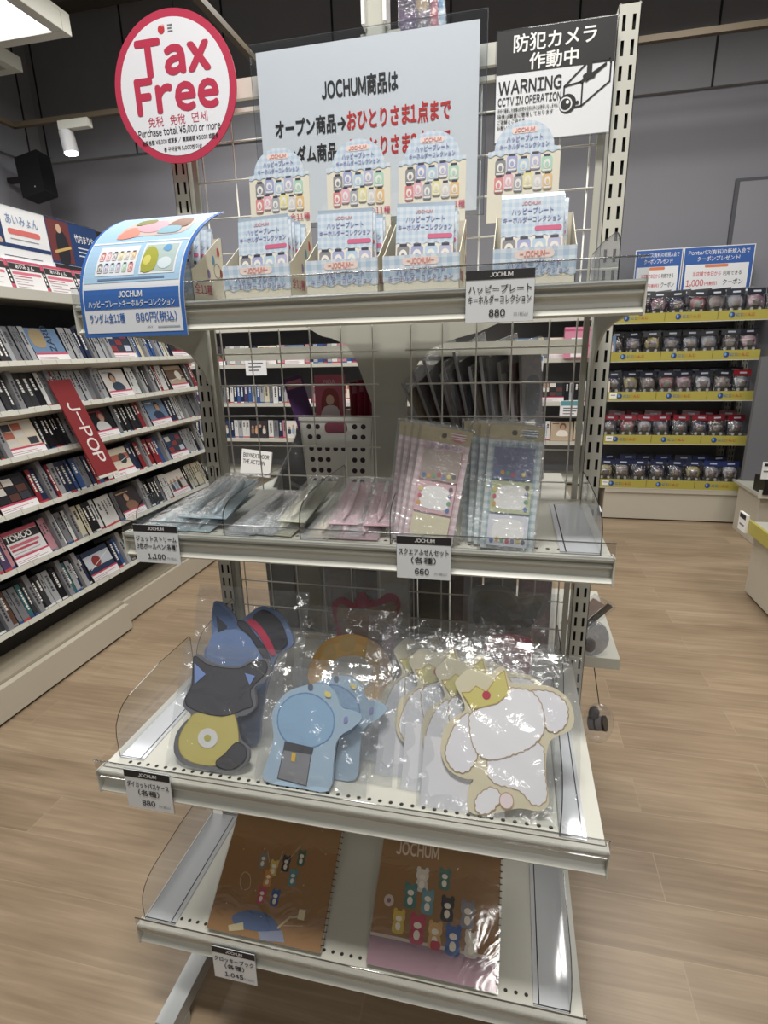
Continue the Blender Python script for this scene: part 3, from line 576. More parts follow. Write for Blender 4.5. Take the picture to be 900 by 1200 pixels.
# ------------------------------------------------------------ the main display gondola
Z1, Z2, Z3, Z4 = 1.5012, 1.0927, .6876, .2801
D1, D2, D3, D4 = .3926, .365, .5365, .5168
XS, H, XP = .4436, .0455, .45
t = thing('display_gondola', 'cream steel gondola with slotted posts and a wire grid back', 'display stand', T((0, 0, 0)))
for xc in (-XP, XP):
    mb = MB(); wd = .01825; xs = [-wd, -.0112, -.0056, .0056, .0112, wd]; top = 1.986
    for k in range(52):
        za = 1.969-.0375*k; zb = za-.0235; zc = za-.0375
        for i in range(5):
            if i not in (1, 3): mb.add([(xc+xs[i], 0, zb), (xc+xs[i+1], 0, zb), (xc+xs[i+1], 0, za), (xc+xs[i], 0, za)], [(0, 1, 2, 3)], STEEL)
            mb.add([(xc+xs[i], 0, zc), (xc+xs[i+1], 0, zc), (xc+xs[i+1], 0, zb), (xc+xs[i], 0, zb)], [(0, 1, 2, 3)], STEEL)
    mb.add([(xc-wd+.002, .006, 0), (xc+wd-.002, .006, 0), (xc+wd-.002, .006, 1.975), (xc-wd+.002, .006, 1.975)], [(0, 1, 2, 3)], M('#0c0c0c', .9))  # near-black sheet inside the post paints the darkness seen through its slots
    mb.add([(xc-wd, 0, 1.969), (xc+wd, 0, 1.969), (xc+wd, 0, top-.004), (xc+wd-.004, 0, top), (xc-wd+.004, 0, top), (xc-wd, 0, top-.004)], [(0, 1, 2, 3, 4, 5)], STEEL)
    for s in (-1, 1):
        q = (0, 1, 2, 3) if s > 0 else (3, 2, 1, 0); mb.add([(xc+s*wd, 0, 0), (xc+s*wd, .05, 0), (xc+s*wd, .05, top), (xc+s*wd, 0, top)], [q], STEEL)
    mb.add([(xc-wd, .05, 0), (xc+wd, .05, 0), (xc+wd, .05, top), (xc-wd, .05, top)], [(3, 2, 1, 0)], STEEL); mb.add([(xc-wd, 0, top), (xc+wd, 0, top), (xc+wd, .05, top), (xc-wd, .05, top)], [(0, 1, 2, 3)], STEEL)
    mb.obj('upright', t, solid=.0012)
    mb = MB(); s = -1 if xc > 0 else 1; mb.box(xc+s*.026, xc+s*.038, .006, .012, .2, 1.95, STEELD); mb.obj('grid_frame', t)
mb = MB(); mb.box(-.43, .43, -.001, .012, 1.921, 1.956, STEEL); mb.obj('top_bar', t, bevel=.002)
mb = MB(); mb.box(-.43, .43, .002, .012, 1.898, 1.906, STEEL); mb.obj('lower_bar', t)
mb = MB(); mb.box(-.046, .035, .045, .07, 0, 2.02, STEELD); mb.obj('centre_panel', t, bevel=.003)
mb = MB(); mb.box(-.036, .007, .05, .07, 2.02, 2.4, STEELD); mb.box(-.04, -.033, .03, .07, 2.03, 2.4, WHITE); mb.box(.003, .01, .03, .07, 2.03, 2.4, WHITE); mb.obj('post_extension', t)
mb = MB(); G = [(-.2, 1.475), (-.16, 1.452), (-.135, 1.446), (-.10, 1.43), (-.08, 1.40), (-.07, 1.37), (-.046, 1.3), (.035, 1.3), (.05, 1.36), (.07, 1.395), (.1, 1.42), (.15, 1.438), (.2, 1.45), (.26, 1.475)]
mb.prism(G, 0, .005, STEELD, X=face(0, .045, 0)); mb.obj('gusset', t)
for xs in ([-.3999, -.3255, -.2525, -.179, -.105, -.0315], [.055, .124, .197, .271, .346, .4]):
    mb = MB(); WR = M('#dcdad2', .35)
    for x in xs: mb.tube([(x, .012, .3), (x, .012, 1.90)], .0017, WR, 6)
    for k in range(23):
        z = 1.849-.0722*k
        if z > .3: mb.tube([(xs[0]-.012, .0085, z), (xs[-1]+.012, .0085, z)], .0019, WR, 6)
    mb.obj('wire_grid', t)
for x in (-.385, .385):
    mb = MB(); mb.box(x-.02, x+.02, -.56, .5, .035, .075, M('#b9bcbc', .3, .4)); mb.box(x-.02, x+.02, -.56, -.5, 0, .035, STEELD); mb.obj('base_foot', t, bevel=.003)
mb = MB(); mb.box(-.43, .43, .0, .04, .04, .2, STEELD); mb.obj('base_beam', t)
for z, d, xr, yb in ((1.43, .3, .43, .08), (1.045, .40, .43, .08), (.648, .42, .57, .10), (.27, .44, .43, .10)):
    mb = MB(); mb.box(-.43, xr, yb, yb+d, z-.03, z, STEEL); mb.obj('back_shelf', t, bevel=.002)

LEDG = clear('plastic_edge', (.55, .56, .57), .12, 1.0, f0=.3)
def shelf_unit(Z, D, label):
    t = thing('gondola_shelf', label, 'shelf', T((0, 0, Z)))
    mb = MB(); mb.box(-XS+.003, XS-.003, -D+.012, -.004, -.028, 0, STEEL)
    n = int(2*XS/.0185)
    for k in range(2, n-1): mb.poly(circle(-XS+.0185*k+.01, -D+.032, .0036, n=10), .0004, M('#2c2a27', .7))
    mb.obj('shelf_board', t, bevel=.0015)
    P = [(.014, 0), (.004, 0), (0, -.003), (.0005, -.007), (.008, -.0095), (.009, -.012), (.003, -.0145), (.003, -.0175), (.009, -.0205), (.0125, -.027), (.0105, -.034), (.005, -.039), (.0005, -.0425), (.002, -H), (.014, -H)]
    mb = MB(); v = [(x, -D+y, z) for x in (-XS, XS) for y, z in P]; n = len(P)
    mb.add(v, [(i, (i+1) % n, n+(i+1) % n, n+i) for i in range(n)], STEEL)
    for s in (-1, 1): mb.box(s*XS-.0012, s*XS+.0012, -D-.002, -D+.02, -H-.001, .001, STEEL)
    mb.obj('price_rail', t)
    B = [(0, -.028), (-D+.02, -.028), (-D+.02, -.043), (-D*.6, -.05), (-D*.35, -.062), (-.07, -.085), (-.03, -.12), (-.012, -.15), (0, -.155)]
    for s in (-1, 1):
        mb = MB(); mb.prism([(a, b) for a, b in B], -.002, .002, STEELD, X=Matrix.Translation((s*.432, 0, 0)) @ Matrix(((0, 0, 1, 0), (1, 0, 0, 0), (0, 1, 0, 0), (0, 0, 0, 1)))); mb.obj('bracket', t)
    mb = MB(); mb.box(-XS+.002, XS, -D-.0045, -D-.0025, -.006, .0265, LIP); mb.box(-XS+.002, XS, -D-.006, -D-.0025, .0265, .0285, M('#c9cacb', .2)) if False else None
    mb.tube([(-XS+.002, -D-.0035, .027), (XS, -D-.0035, .027)], .0013, LEDG, 6); mb.obj('front_lip', t)
    return t
shelf_unit(Z1, D1, 'topmost cream display shelf holding the gingham display boxes')
shelf_unit(Z2, D2, 'cream display shelf holding the pens and sticky note packs')
shelf_unit(Z3, D3, 'cream display shelf holding the bagged animal-shaped pass cases')
shelf_unit(Z4, D4, 'bottom cream display shelf holding the two kraft drawing books')

YZ = Matrix(((0, 0, 1, 0), (1, 0, 0, 0), (0, 1, 0, 0), (0, 0, 0, 1)))      # local (a, b) -> world (y, z)
def acrylic(x, y0, y1, Z, h, label, flange=0., mat=ACR):
    t = thing('acrylic_divider', label, 'divider', T((x, 0, Z+.0008)))
    L_ = y1-y0; P = [(y0, 0), (y0, h*.42)]+[(y0+.06*(1-math.cos(R(a))), h*.42+h*.5*math.sin(R(a))) for a in (20, 40, 60, 80)]+[(y0+L_*.55, h), (y1-.004, h), (y1, h-.004), (y1, 0)]
    mb = MB(); mb.prism(P, -.0009, .0009, mat, side=EDGE, X=YZ); mb.obj('plate', t)
    if flange:
        a, b = sorted((0.001, flange)); mb = MB(); mb.box(a, b, y0, y1, 0, .0018, clear('acrylic_base', (.80, .84, .9), .05, f0=.12) if 0 else ACRB); mb.line([(flange*.85, y0+.004), (flange*.85, y1-.004)], .002, .002, EDGE); mb.line([(a, y0+.002), (b, y0+.002)], .002, .002, EDGE); mb.obj('base_flange', t)
    return t
ACRB = clear('acrylic_base', (.94, .96, .98), .06, f0=.14, haze=.55)  # whitish diffuse share paints a pale reflection onto the clear base flanges
acrylic(-.414, -.36, -.06, Z2, .07, 'clear curved divider at the left end of the pen shelf')
acrylic(-.238, -.352, -.06, Z2, .07, 'clear curved divider between the pale blue pens and the clear pens', .05)
acrylic(-.087, -.352, -.06, Z2, .078, 'clear curved divider left of the pink pens', .05)
acrylic(.079, -.352, -.06, Z2, .085, 'clear curved divider between the pink pens and pink sticky notes')
acrylic(.424, -.352, -.06, Z2, .075, 'clear curved divider with a framed base at the right end of the pen shelf', -.062)
acrylic(-.424, -.497, -.23, Z3, .112, 'clear curved divider at the front left of the pass case shelf', .05)
acrylic(-.418, -.225, -.03, Z3, .112, 'shorter clear divider behind the front left one on the pass case shelf')
acrylic(.374, -.52, -.25, Z3, .112, 'clear curved divider right of the white puppy pass cases', .04)
acrylic(.398, -.245, -.03, Z3, .112, 'clear divider at the back right of the pass case shelf')
acrylic(-.436, -.5, -.22, Z4, .095, 'clear curved divider at the left of the bottom shelf', .07)
acrylic(-.41, -.215, -.03, Z4, .095, 'clear divider behind the left one on the bottom shelf', .06)
acrylic(.418, -.5, -.04, Z4, .095, 'clear divider with a pale base right of the pink-based drawing book', -.062)
acrylic(.41, -.375, -.05, Z1, .075, 'clear curved divider at the right end of the topmost shelf')

# ------------------------------------------------------------ price tags on the shelf rails
def tagcard(x, y, z, w_, h_, lines, price, label, roll=0.):
    t = thing('price_tag', label, 'price tag', face(x, y, z, R(2), 0, roll))
    mb = MB(); mb.box(0, w_, 0, h_, -.0012, 0, M('#d9dcdd', .35)); mb.rect(0, h_*.82, w_, h_, .0004, INK); mb.text('JOCHUM', w_*.52, h_*.87, h_*.11, WHITE, .0007, bold=.01)
    n = len(lines)
    for i, s in enumerate(lines): mb.text(s, w_*.5, h_*(.58-.2*i) if n > 1 else h_*.5, h_*.165, INK, .0007, bold=.012, wd=min(w_*.92, w_*.115*len(s)))
    mb.text(price, w_*.47, h_*.11, h_*.18, INK, .0007, bold=.02); mb.text('円 (税込)', w_*.82, h_*.11, h_*.075, GREY, .0007); mb.obj('card', t)
    mb = MB(); mb.box(-.001, w_+.001, -.0005, h_+.0005, -.003, -.0012, LIP); mb.obj('holder', t)
tagcard(.2065, -D1-.011, 1.4525, .093, .068, ['ハッピープレート', 'キーホルダーコレクション'], '880', 'white price tag reading 880 on the topmost shelf rail')
tagcard(-.414, -D2-.011, 1.0395, .093, .075, ['ジェットストリーム', '3色ボールペン(各種)'], '1,100', 'white price tag reading 1,100 on the pen shelf rail')
tagcard(.0945, -D2-.011, 1.0425, .092, .075, ['スクエアふせんセット', '(各種)'], '660', 'white price tag reading 660 below the pink sticky notes')
tagcard(-.378, -D3-.011, .6305, .092, .08, ['ダイカットパスケース', '(各種)'], '880', 'white price tag reading 880 on the pass case shelf rail')
tagcard(-.268, -D4-.011, .205, .093, .08, ['クロッキーブック', '(各種)'], '1,045', 'white price tag reading 1,045 on the bottom shelf rail')

# ------------------------------------------------------------ signs on the grid
t = thing('notice_sign', 'large white purchase limit notice in a clear holder above the display boxes', 'sign', face(-.24, -.03, 1.675))
mb = MB(); mb.box(0, .434, 0, .306, -.001, 0, M('#dfe3e8', .55))
mb.text('JOCHUM商品は', .207, .216, .036, INK, .0006, bold=.034, wd=.152)
mb.text('オープン商品→', .03, .16, .033, INK, .0006, 'l', .034, wd=.148); mb.text('おひとりさま1点まで', .18, .16, .036, M('#c9302f', .5), .0006, 'l', .034, wd=.203)
mb.text('ランダム商品→', .03, .112, .033, INK, .0006, 'l', .034, wd=.148); mb.text('おひとりさま3点まで', .18, .112, .036, M('#c9302f', .5), .0006, 'l', .034, wd=.203); mb.obj('sheet', t)
mb = MB(); mb.box(-.011, .448, -.01, .319, .0015, .003, ACR); mb.box(-.011, .448, -.01, .319, -.0035, -.0015, ACR); mb.line([(-.011, -.01), (.448, -.01), (.448, .319), (-.011, .319)], .0018, .0034, LEDG, closed=True); mb.obj('holder', t)

t = thing('camera_warning_sign', 'black and white security camera warning sign hanging beside the right post', 'sign', face(.225, -.018, 1.788))
mb = MB(); w_, h_ = .203, .174; mb.box(0, w_, 0, h_, -.002, 0, M('#e3e5e8', .5)); mb.rect(0, .108, w_, h_, .0004, INK)
mb.text('防犯カメラ', .1, .142, .029, WHITE, .0008, bold=.02, wd=.142); mb.text('作動中', .1, .113, .027, WHITE, .0008, bold=.02, wd=.085)
mb.text('WARNING', .004, .077, .027, INK, .0008, 'l', .02, wd=.112); mb.text('CCTV IN OPERATION', .004, .059, .0165, INK, .0008, 'l', .012, wd=.112)
for i, s in enumerate(('店内で撮影した映像は防犯の目的以外には使用いたしません', '映像は厳重に管理しております', 'ご理解とご協力を', 'お願いいたします')): mb.text(s, .004, .048-.009*i, .0075, INK, .0008, 'l', .006, wd=(.108, .1, .05, .05)[i])
ln = .0028
mb.line([(.121, .055), (.121, .078), (.148, .082), (.190, .106)], ln, .0008, INK); mb.line([(.121, .078), (.16, .112), (.196, .112), (.198, .106), (.198, .078)], ln, .0008, INK); mb.line([(.148, .082), (.152, .08), (.152, .045), (.13, .043)], ln, .0008, INK); mb.line([(.152, .082), (.19, .106)], ln, .0009, INK); mb.line([(.152, .045), (.198, .078)], ln, .0008, INK); mb.line([(.158, .082), (.19, .104)], ln, .0009, INK)
mb.poly(circle(.128, .051, .015), .001, INK); mb.poly(circle(.125, .05, .0115), .0013, M('#e3e5e8', .5)); mb.poly(circle(.125, .05, .009), .0016, INK); mb.poly(circle(.128, .053, .003), .0019, WHITE); mb.poly(circle(.145, .051, .0028), .001, INK)
mb.rect(.158, .088, .167, .125, .0012, INK); mb.poly(circle(.1625, .09, .011, .005), .0014, INK); mb.obj('board', t)
mb = MB(); mb.box(-.003, w_+.003, -.003, h_+.003, -.004, -.0025, LIP); mb.obj('backing', t)

t = thing('tax_free_sign', 'round white sign with a red rim reading Tax Free on the left post', 'sign', face(-.415, -.045, 1.936))
PK = M('#bc3a54', .45)
mb = MB(); mb.prism(circle(0, 0, .136, .133, 64), -.003, 0, PK); mb.poly(circle(0, 0, .1215, .119, 64), .0005, M('#e6e6ec', .5))
mb.text('Tax', .004, .026, .08, PK, .0009, bold=.045, wd=.165); mb.text('Free', .004, -.038, .08, PK, .0009, bold=.045, wd=.188)
mb.text('免税', -.05, -.062, .02, PK, .0009, wd=.035); mb.text('免稅', .0, -.062, .02, PK, .0009, wd=.035); mb.text('면세', .05, -.062, .02, PK, .0009, wd=.035)
mb.text('Purchase total ¥5,000 or more', .0, -.079, .0165, INK, .0009, bold=.012, wd=.188); mb.text('购买总额 ¥5,000 或更多 / 購買總額 ¥5,000 或更多', 0, -.094, .0095, INK, .0009, bold=.012, wd=.175); mb.text('총 구매금액 5,000엔 이상', .005, -.109, .009, INK, .0009, bold=.01, wd=.088)
mb.poly(circle(-.014, .1, .0075, .0075), .0009, M('#c23a40', .5)); mb.poly(circle(-.01, .106, .004, .002), .0012, M('#e8b0a8', .5))
for i in range(3): mb.rect(.0, .104-i*.005, .011-.002*(i % 2), .1065-i*.005, .0009, GREY)
mb.obj('disc', t)
mb = MB(); mb.box(-.06, .0, -.02, .02, -.043, -.003, STEELD); mb.obj('post_clip', t)

# ------------------------------------------------------------ topmost shelf: boxes, sachets, curved blue sign
GB = checks('blue_gingham', '#d8dfe7', '#c2d0de', '#adc2d5', 62); GB2 = checks('blue_gingham_pale', '#d3dbe4', '#c5d3e0', '#b5c9db', 100)
LILAC = M('#8783b3', .5); ROSE = M('#d9837c', .5); CREAM = M('#ded8c6', .6); CREAMD = M('#cfc8b6', .65)
def waves(x0, x1, y, a, n):
    return [(x0+(x1-x0)*i/(n*6), y+a*math.sin(2*math.pi*i/6)) for i in range(n*6+1)]
TAGC = ['#8c8c90', '#a3aad0', '#b4cde0', '#b7b9d3', '#aed2be', '#d98c8c', '#e3b3c0', '#a9aaaf', '#e3da9f', '#d6d3cf', '#e0bd8a']
def charm(mb, x, y, w_, h_, c, z):
    m = M(c, .4); mb.prism(rrect(x-w_/2, y, x+w_/2, y+h_, w_*.22, 2), 0, z, m); mb.rect(x-w_*.3, y+h_*.96, x+w_*.3, y+h_*1.1, z+.0002, M('#4a4a55', .4)); mb.poly(circle(x, y+h_*.5, w_*.34, h_*.3, 12), z+.0003, M('#e6e2dc', .5)); mb.poly(circle(x, y+h_*.46, w_*.17, h_*.16, 10), z+.0006, m); mb.rect(x-w_*.4, y+h_*.06, x+w_*.4, y+h_*.16, z+.0003, M('#e6e2dc', .5))
BW, BD = .118, .115
def display_box(xc, label, header=True, hx=0.):
    t = thing('display_box', label, 'display box', T((xc, -.335, Z1+.0008)), 'gingham display boxes')
    mb = MB(); hf, hb, k = .054, .118, .0012
    mb.box(-BW/2, BW/2, 0, BD, 0, k, CREAMD); mb.box(-BW/2, BW/2, BD-k, BD, 0, hb, CREAMD)
    for s in (-1, 1):
        X = T((s*(BW/2-k/2), 0, 0)) @ YZ; mb.prism([(0, 0), (BD, 0), (BD, hb), (BD*.93, hb), (.012, hf+.004), (0, hf)], -k/2, k/2, CREAM, X=X)
    mb.obj('tray', t)
    mb = MB(); F = face(0, 0, 0); mb.box(-BW/2, BW/2, 0, hf, -.001, 0, CREAM); o_ = [(-BW/2, hf), ]+waves(-BW/2, BW/2, hf*.3, .0022, 5)+[(BW/2, hf)]
    mb.poly(o_, .0005, GB); mb.prism(rrect(-.028, hf*.73, .028, hf*.93, .005), 0, .0009, M('#e9d6cf', .5)); mb.text('-JOCHUM-', 0, hf*.765, .0105, ROSE, .0012, bold=.01, wd=.042); mb.text('ハッピープレート', 0, hf*.5, .0125, LILAC, .0012, bold=.012, wd=.075); mb.text('キーホルダーコレクション', 0, hf*.33, .0095, LILAC, .0012, bold=.006, wd=.1)
    mb.obj('front_panel', t, X=F)
    mb = MB(); X = T((BW/2+.0002, .004, 0)) @ Matrix.Rotation(math.pi/2, 4, 'Z') @ Matrix.Rotation(math.pi/2, 4, 'X')
    for s in (1, -1):
        X = T((s*(BW/2+.0004), .004 if s > 0 else BD, 0)) @ Matrix.Rotation(s*math.pi/2, 4, 'Z') @ Matrix.Rotation(math.pi/2, 4, 'X')
        if s > 0:
            mb.text('全11種', .03, .018, .018, M('#c94a62', .5), 0, bold=.008, X=X); mb.line(circle(.085, .06, .012, n=14), .0012, 0, GREY, X, True)
            for c, x, y in (('#8f7fb5', .05, .045), ('#c94a50', .09, .085), ('#6f9fc0', .07, .07), ('#9a5a50', .095, .05)): mb.poly(smooth([(x, y), (x+.008, y+.003), (x+.007, y+.012), (x, y+.014)]), 0, M(c, .5), X)
    mb.obj('side_print', t)
    mb = MB(); HW = .056; d = [(-HW, 0), (HW, 0), (HW, .105)]+[(.046*math.cos(R(a)), .105+.04*math.sin(R(a))) for a in range(0, 181, 12)]+[(-HW, .105)]
    mb.prism(d, -.0008, 0, CREAM); g = waves(-HW, HW, .098, -.0016, 7)[::-1]
    mb.poly([(HW, .103), (.046, .106)]+[(.0455*math.cos(R(a)), .106+.039*math.sin(R(a))) for a in range(0, 181, 12)]+[(-.046, .106), (-HW, .103)]+g[::-1][0:0]+[(x, y) for x, y in reversed(g)], .0006, GB2)
    mb.prism(rrect(-.02, .127, .02, .136, .004), 0, .0009, M('#ead6cf', .5)); mb.text('JOCHUM', 0, .129, .0075, ROSE, .0012, bold=.01); mb.text('ハッピープレート', 0, .1165, .0095, LILAC, .0012, bold=.01, wd=.055); mb.text('キーホルダーコレクション', 0, .1065, .0085, LILAC, .0012, bold=.006, wd=.076)
    for i in range(5): charm(mb, -.036+.018*i, .069+(.005 if i in (1, 3) else 0), .0165, .023, TAGC[i], .001)
    for i in range(6): charm(mb, -.038+.0152*i, .044+(.004 if i in (1, 3) else 0), .014, .023, TAGC[5+i], .0014)
    mb.text('全11種', .037, .029, .0115, M('#c23a66', .5), .0012, bold=.006); h = mb.obj('header_card', X=face(hx, BD+.004, .112, R(4)))
    if header: h.parent = t
    else: bpy.data.objects.remove(h)
    return t
def sachet(X, label):
    t = thing('sachet', label, 'sachet', X, 'blue and white keyholder sachets')
    w_, h_ = .09, .126; mb = MB(); mb.box(-w_/2, w_/2, 0, h_, -.0035, 0, M('#e2e6ea', .28)); mb.poly(waves(-w_/2, w_/2, h_*.57, .0018, 6)[::-1]+[(-w_/2, h_), (w_/2, h_)], .0005, GB2)
    mb.rect(-w_/2, 0, w_/2, h_*.56, .0004, M('#e6e0d2', .3)); mb.text('JOCHUM', -.002, h_*.92, .0065, ROSE, .0008, bold=.008); mb.text('ハッピープレート', 0, h_*.82, .0105, LILAC, .0008, bold=.01, wd=.06); mb.text('キーホルダーコレクション', 0, h_*.73, .0095, LILAC, .0008, bold=.008, wd=.084)
    mb.prism(rrect(.004, h_*.625, .043, h_*.68, .003), 0, .0009, M('#cf6a8a', .5))
    for i in range(4): charm(mb, -.033+.022*i, .041, .0195, .028, TAGC[i], .0008)
    for i in range(5): charm(mb, -.036+.018*i, .012, .015, .022, TAGC[5+i], .001)
    mb.obj('front', t)
    mb = MB(); mb.box(-w_/2, w_/2, h_, h_+.006, -.002, -.001, M('#b9c9da', .2, .3)); mb.obj('seal', t); return t
BX = [-.313, -.138, .006, .132, .299]; BN = ['half-hidden display box behind the blue sign', 'display box nearest the blue sign', 'third display box from the left', 'display box under the red price words', 'display box beneath the camera warning sign']
BL_ = ['gingham display box half hidden behind the curved blue sign', 'gingham display box just right of the curved blue sign', 'gingham display box second right of the curved blue sign', 'gingham display box third right of the curved blue sign', 'gingham display box beneath the security camera warning sign']
b0 = None; s0 = None
for i, x in enumerate(BX):
    if i == 0: display_box(x, BL_[0], False)
    elif i == 1: b0 = display_box(x, BL_[1])
    elif i == 4: display_box(x, BL_[4], True, -.02)
    else: b = copy_tree(b0, T((x, -.335, Z1+.0008))); b['label'] = BL_[i]
    for k in range(5):
        dz = .012*(k > 0) - (.0 if i != 4 or k else .016); X = face(x+rnd.uniform(-.004, .005), -.335+.022+.0185*k, Z1+.004, R(9+2*k*0), R(rnd.uniform(-3, 3)), R(rnd.uniform(-2, 2)))
        lb = 'blue gingham sachet, %s from the front in the %s' % (ordn(k), BN[i])
        if s0 is None: s0 = sachet(X, lb)
        else: s = copy_tree(s0, X); s['label'] = lb
# curved blue product sign clipped over the front edge of the shelf
t = thing('product_sign', 'curved blue and white product sign on the left end of the topmost shelf', 'sign', T((-.421, 0, 0)))
SW, SL = .189, .245
def bend(x, s, z):
    # s runs up the sheet from the bottom edge; the upper part curls back over the box
    s = .73*s if s <= .1 else .073+(s-.1)*.667 if s < .115 else .083+(s-.115)*(.152/.13)
    s1 = .052; r_ = .15; A = 1.12; x += .034*(max(0, s-.03)/.205)**2
    if s < s1: y, zz, ny, nz = -.4045, 1.4495+s, -1, 0
    else:
        a = min((s-s1)/r_, A); ex = max(0, (s-s1)-A*r_)
        y = -.4045+r_*(1-math.cos(a))+ex*math.sin(a); zz = 1.4495+s1+r_*math.sin(a)+ex*math.cos(a); ny, nz = -math.cos(a), math.sin(a)
    return (x, y+ny*z, zz+nz*z)
SB = M('#3f6db4', .4); SP = M('#a9cbe6', .4); SWH = M('#e4e8ee', .4)
mb = MB(); mb.rect(0, 0, SW, SL, 0, SB, 1, 24); mb.rect(SW, 0, 0, SL, -.0015, SWH, 1, 24); mb.rect(.006, .009, SW-.006, SL-.004, .0004, SWH, 1, 24); mb.rect(.008, .115, SW-.008, SL-.008, .0008, SP, 1, 16); mb.rect(.008, .058, SW-.008, .1, .0008, SB, 1, 4)
mb.rect(.008, .172, SW-.008, .1745, .0012, SWH, 1, 2)
mb.rect(.028, .124, .1, .167, .0012, SWH, 1, 5); mb.rect(.108, .124, .172, .169, .0012, SWH, 1, 5); mb.rect(.111, .127, .169, .166, .0015, M('#b5c7c4', .4), 1, 5); mb.poly(smooth([(.112, .128), (.135, .13), (.138, .15), (.125, .163), (.113, .158)]), .0018, M('#a9ab4e', .4)); mb.poly(circle(.152, .138, .012, .008), .0018, M('#d6e3ea', .3)); mb.poly(smooth([(.143, .158), (.155, .154), (.158, .162), (.148, .165)]), .0018, M('#6fa3cf', .4)); mb.poly(circle(.12, .143, .007), .002, M('#d6cf73', .4))
for j in range(2):
    for i in range(6-(j == 0)*0): charm(mb, .036+.0112*i, .128+.017*j, .009, .0125, TAGC[(i+j*5) % 11], .0014)
mb.poly(smooth([(.045, .182), (.09, .184), (.16, .186), (.165, .214), (.13, .224), (.085, .222), (.05, .216)]), .0012, M('#c9b9b4', .4)); mb.poly(smooth([(.045, .181), (.08, .184), (.075, .2), (.055, .204)]), .0015, M('#dc9384', .4)); mb.poly(smooth([(.07, .2), (.1, .19), (.125, .2), (.11, .218), (.08, .22)]), .0016, M('#d9a9b5', .4)); mb.poly(smooth([(.06, .21), (.09, .214), (.085, .226), (.06, .224)]), .0018, M('#8c8a55', .4)); mb.poly(smooth([(.125, .198), (.16, .2), (.155, .222), (.13, .22)]), .0018, M('#8a6a5c', .4)); mb.poly(smooth([(.115, .188), (.15, .187), (.15, .2), (.12, .202)]), .0019, M('#8fb5c4', .4))
mb.rect(.034, .118, .155, .1205, .0012, M('#6f87a8', .5))
mb.text('JOCHUM', SW/2, .0825, .0165, WHITE, .0012, bold=.02, wd=.043); mb.text('ハッピープレートキーホルダーコレクション', SW/2, .0635, .0165, WHITE, .0012, bold=.01, wd=.158)
mb.text('ランダム全11種', .014, .032, .021, SB, .0009, 'l', .016, wd=.066); mb.text('880円(税込)', .1, .032, .022, SB, .0009, 'l', .012, wd=.074); mb.text('JAN :', .118, .0175, .0055, GREY, .0009, 'l'); mb.rect(.138, .0178, .178, .0205, .0009, M('#b4b9c0', .5))
mb.obj('sheet', t, warp=bend)
mb = MB(); mb.box(.01, SW-.01, -.403, -.3985, 1.452, 1.468, LIP); mb.obj('clip', t)

# ------------------------------------------------------------ pen shelf
def pen(X, col, label):
    t = thing('pen', label, 'pen', X, 'three-colour ballpoint pens in clear pouches')
    c = M(col, .3); mb = MB()
    r_ = .0074; prof = [(0, .0012), (.012, .0035), (.02, .0062), (.055, r_), (.06, .0060), (.063, r_), (.115, r_), (.135, .0062), (.14, .005), (.142, .002)]
    n = 10; v = [(q*math.cos(2*math.pi*i/n), p, .009+q*math.sin(2*math.pi*i/n)) for p, q in prof for i in range(n)]; mb.add(v, [(j*n+i, j*n+(i+1) % n, (j+1)*n+(i+1) % n, (j+1)*n+i) for j in range(len(prof)-1) for i in range(n)], c, True); mb.obj('barrel', t)
    mb = MB(); mb.box(-.003, .003, .095, .14, .0165, .0185, M('#cfd6da', .25)); mb.box(-.003, .003, .133, .142, .012, .0185, M('#cfd6da', .25)); mb.obj('clip', t, bevel=.0006)
    mb = MB(); mb.tube([(0, -.004, .009), (0, .003, .009)], .0011, M('#b9bcc0', .2, .8)); mb.obj('tip', t)
    mb = MB(); n = 8; v = []; f = []
    for s in (1, -1):
        b = len(v)
        for j in range(n+1):
            for i in range(n+1): u, q = i/n, j/n; v.append((-.033+.066*u, -.016+.2*q, .009+s*.0125*(max(0, math.sin(math.pi*u)*math.sin(math.pi*q)))**.5+rnd.uniform(-.001, .001)))
        for j in range(n):
            for i in range(n): q = (b+j*(n+1)+i, b+j*(n+1)+i+1, b+(j+1)*(n+1)+i+1, b+(j+1)*(n+1)+i); f.append(q if s > 0 else q[::-1])
    ic = MB(); ic.box(-.028, .028, -.008, .17, .0005, .0015, M(col, .5)); ic.obj('insert_card', t)
    mb.add(v, f, BAGS, True); mb.rect(-.024, .13, .024, .165, .0195, M(col, .4) if col[1] in 'd' else M('#dfe3e6', .4)) if False else None; mb.obj('pouch', t); return t
PENS = [(-.385, '#a4b6bb', 'pale blue', 14, 0), (-.345, '#9bb0b7', 'pale blue', 10, 0), (-.30, '#adbfc4', 'pale blue', 6, 0), (-.325, '#a4b6bb', 'pale blue', 8, 1), (-.275, '#9cb0b8', 'grey blue', -2, 1), (-.205, '#8b9497', 'smoky clear', 12, 0), (-.17, '#9aa3a5', 'smoky clear', 9, 0), (-.135, '#b0b098', 'olive', 8, 0), (-.115, '#bdbda6', 'olive', 4, 1), (-.05, '#bfb7a6', 'beige', 3, 0), (-.012, '#bd9da6', 'pink', 0, 0), (.025, '#c4a6ae', 'pink', -3, 0), (.05, '#b8959e', 'pink', -6, 1), (-.015, '#c3a4ac', 'pink', -4, 1)]
cn = {}
for x, c, nm, yaw, lv in PENS:
    cn[nm] = cn.get(nm, 0)+1
    pen(T((x, -.335+.02*lv, Z2+.003+.021*lv)) @ Matrix.Rotation(R(-yaw*.8), 4, 'Z') @ Matrix.Rotation(R(9+3*lv), 4, 'X'), c, '%s ballpoint pen in a clear pouch, %s of its colour from the left' % (nm, ordn(cn[nm]-1)))
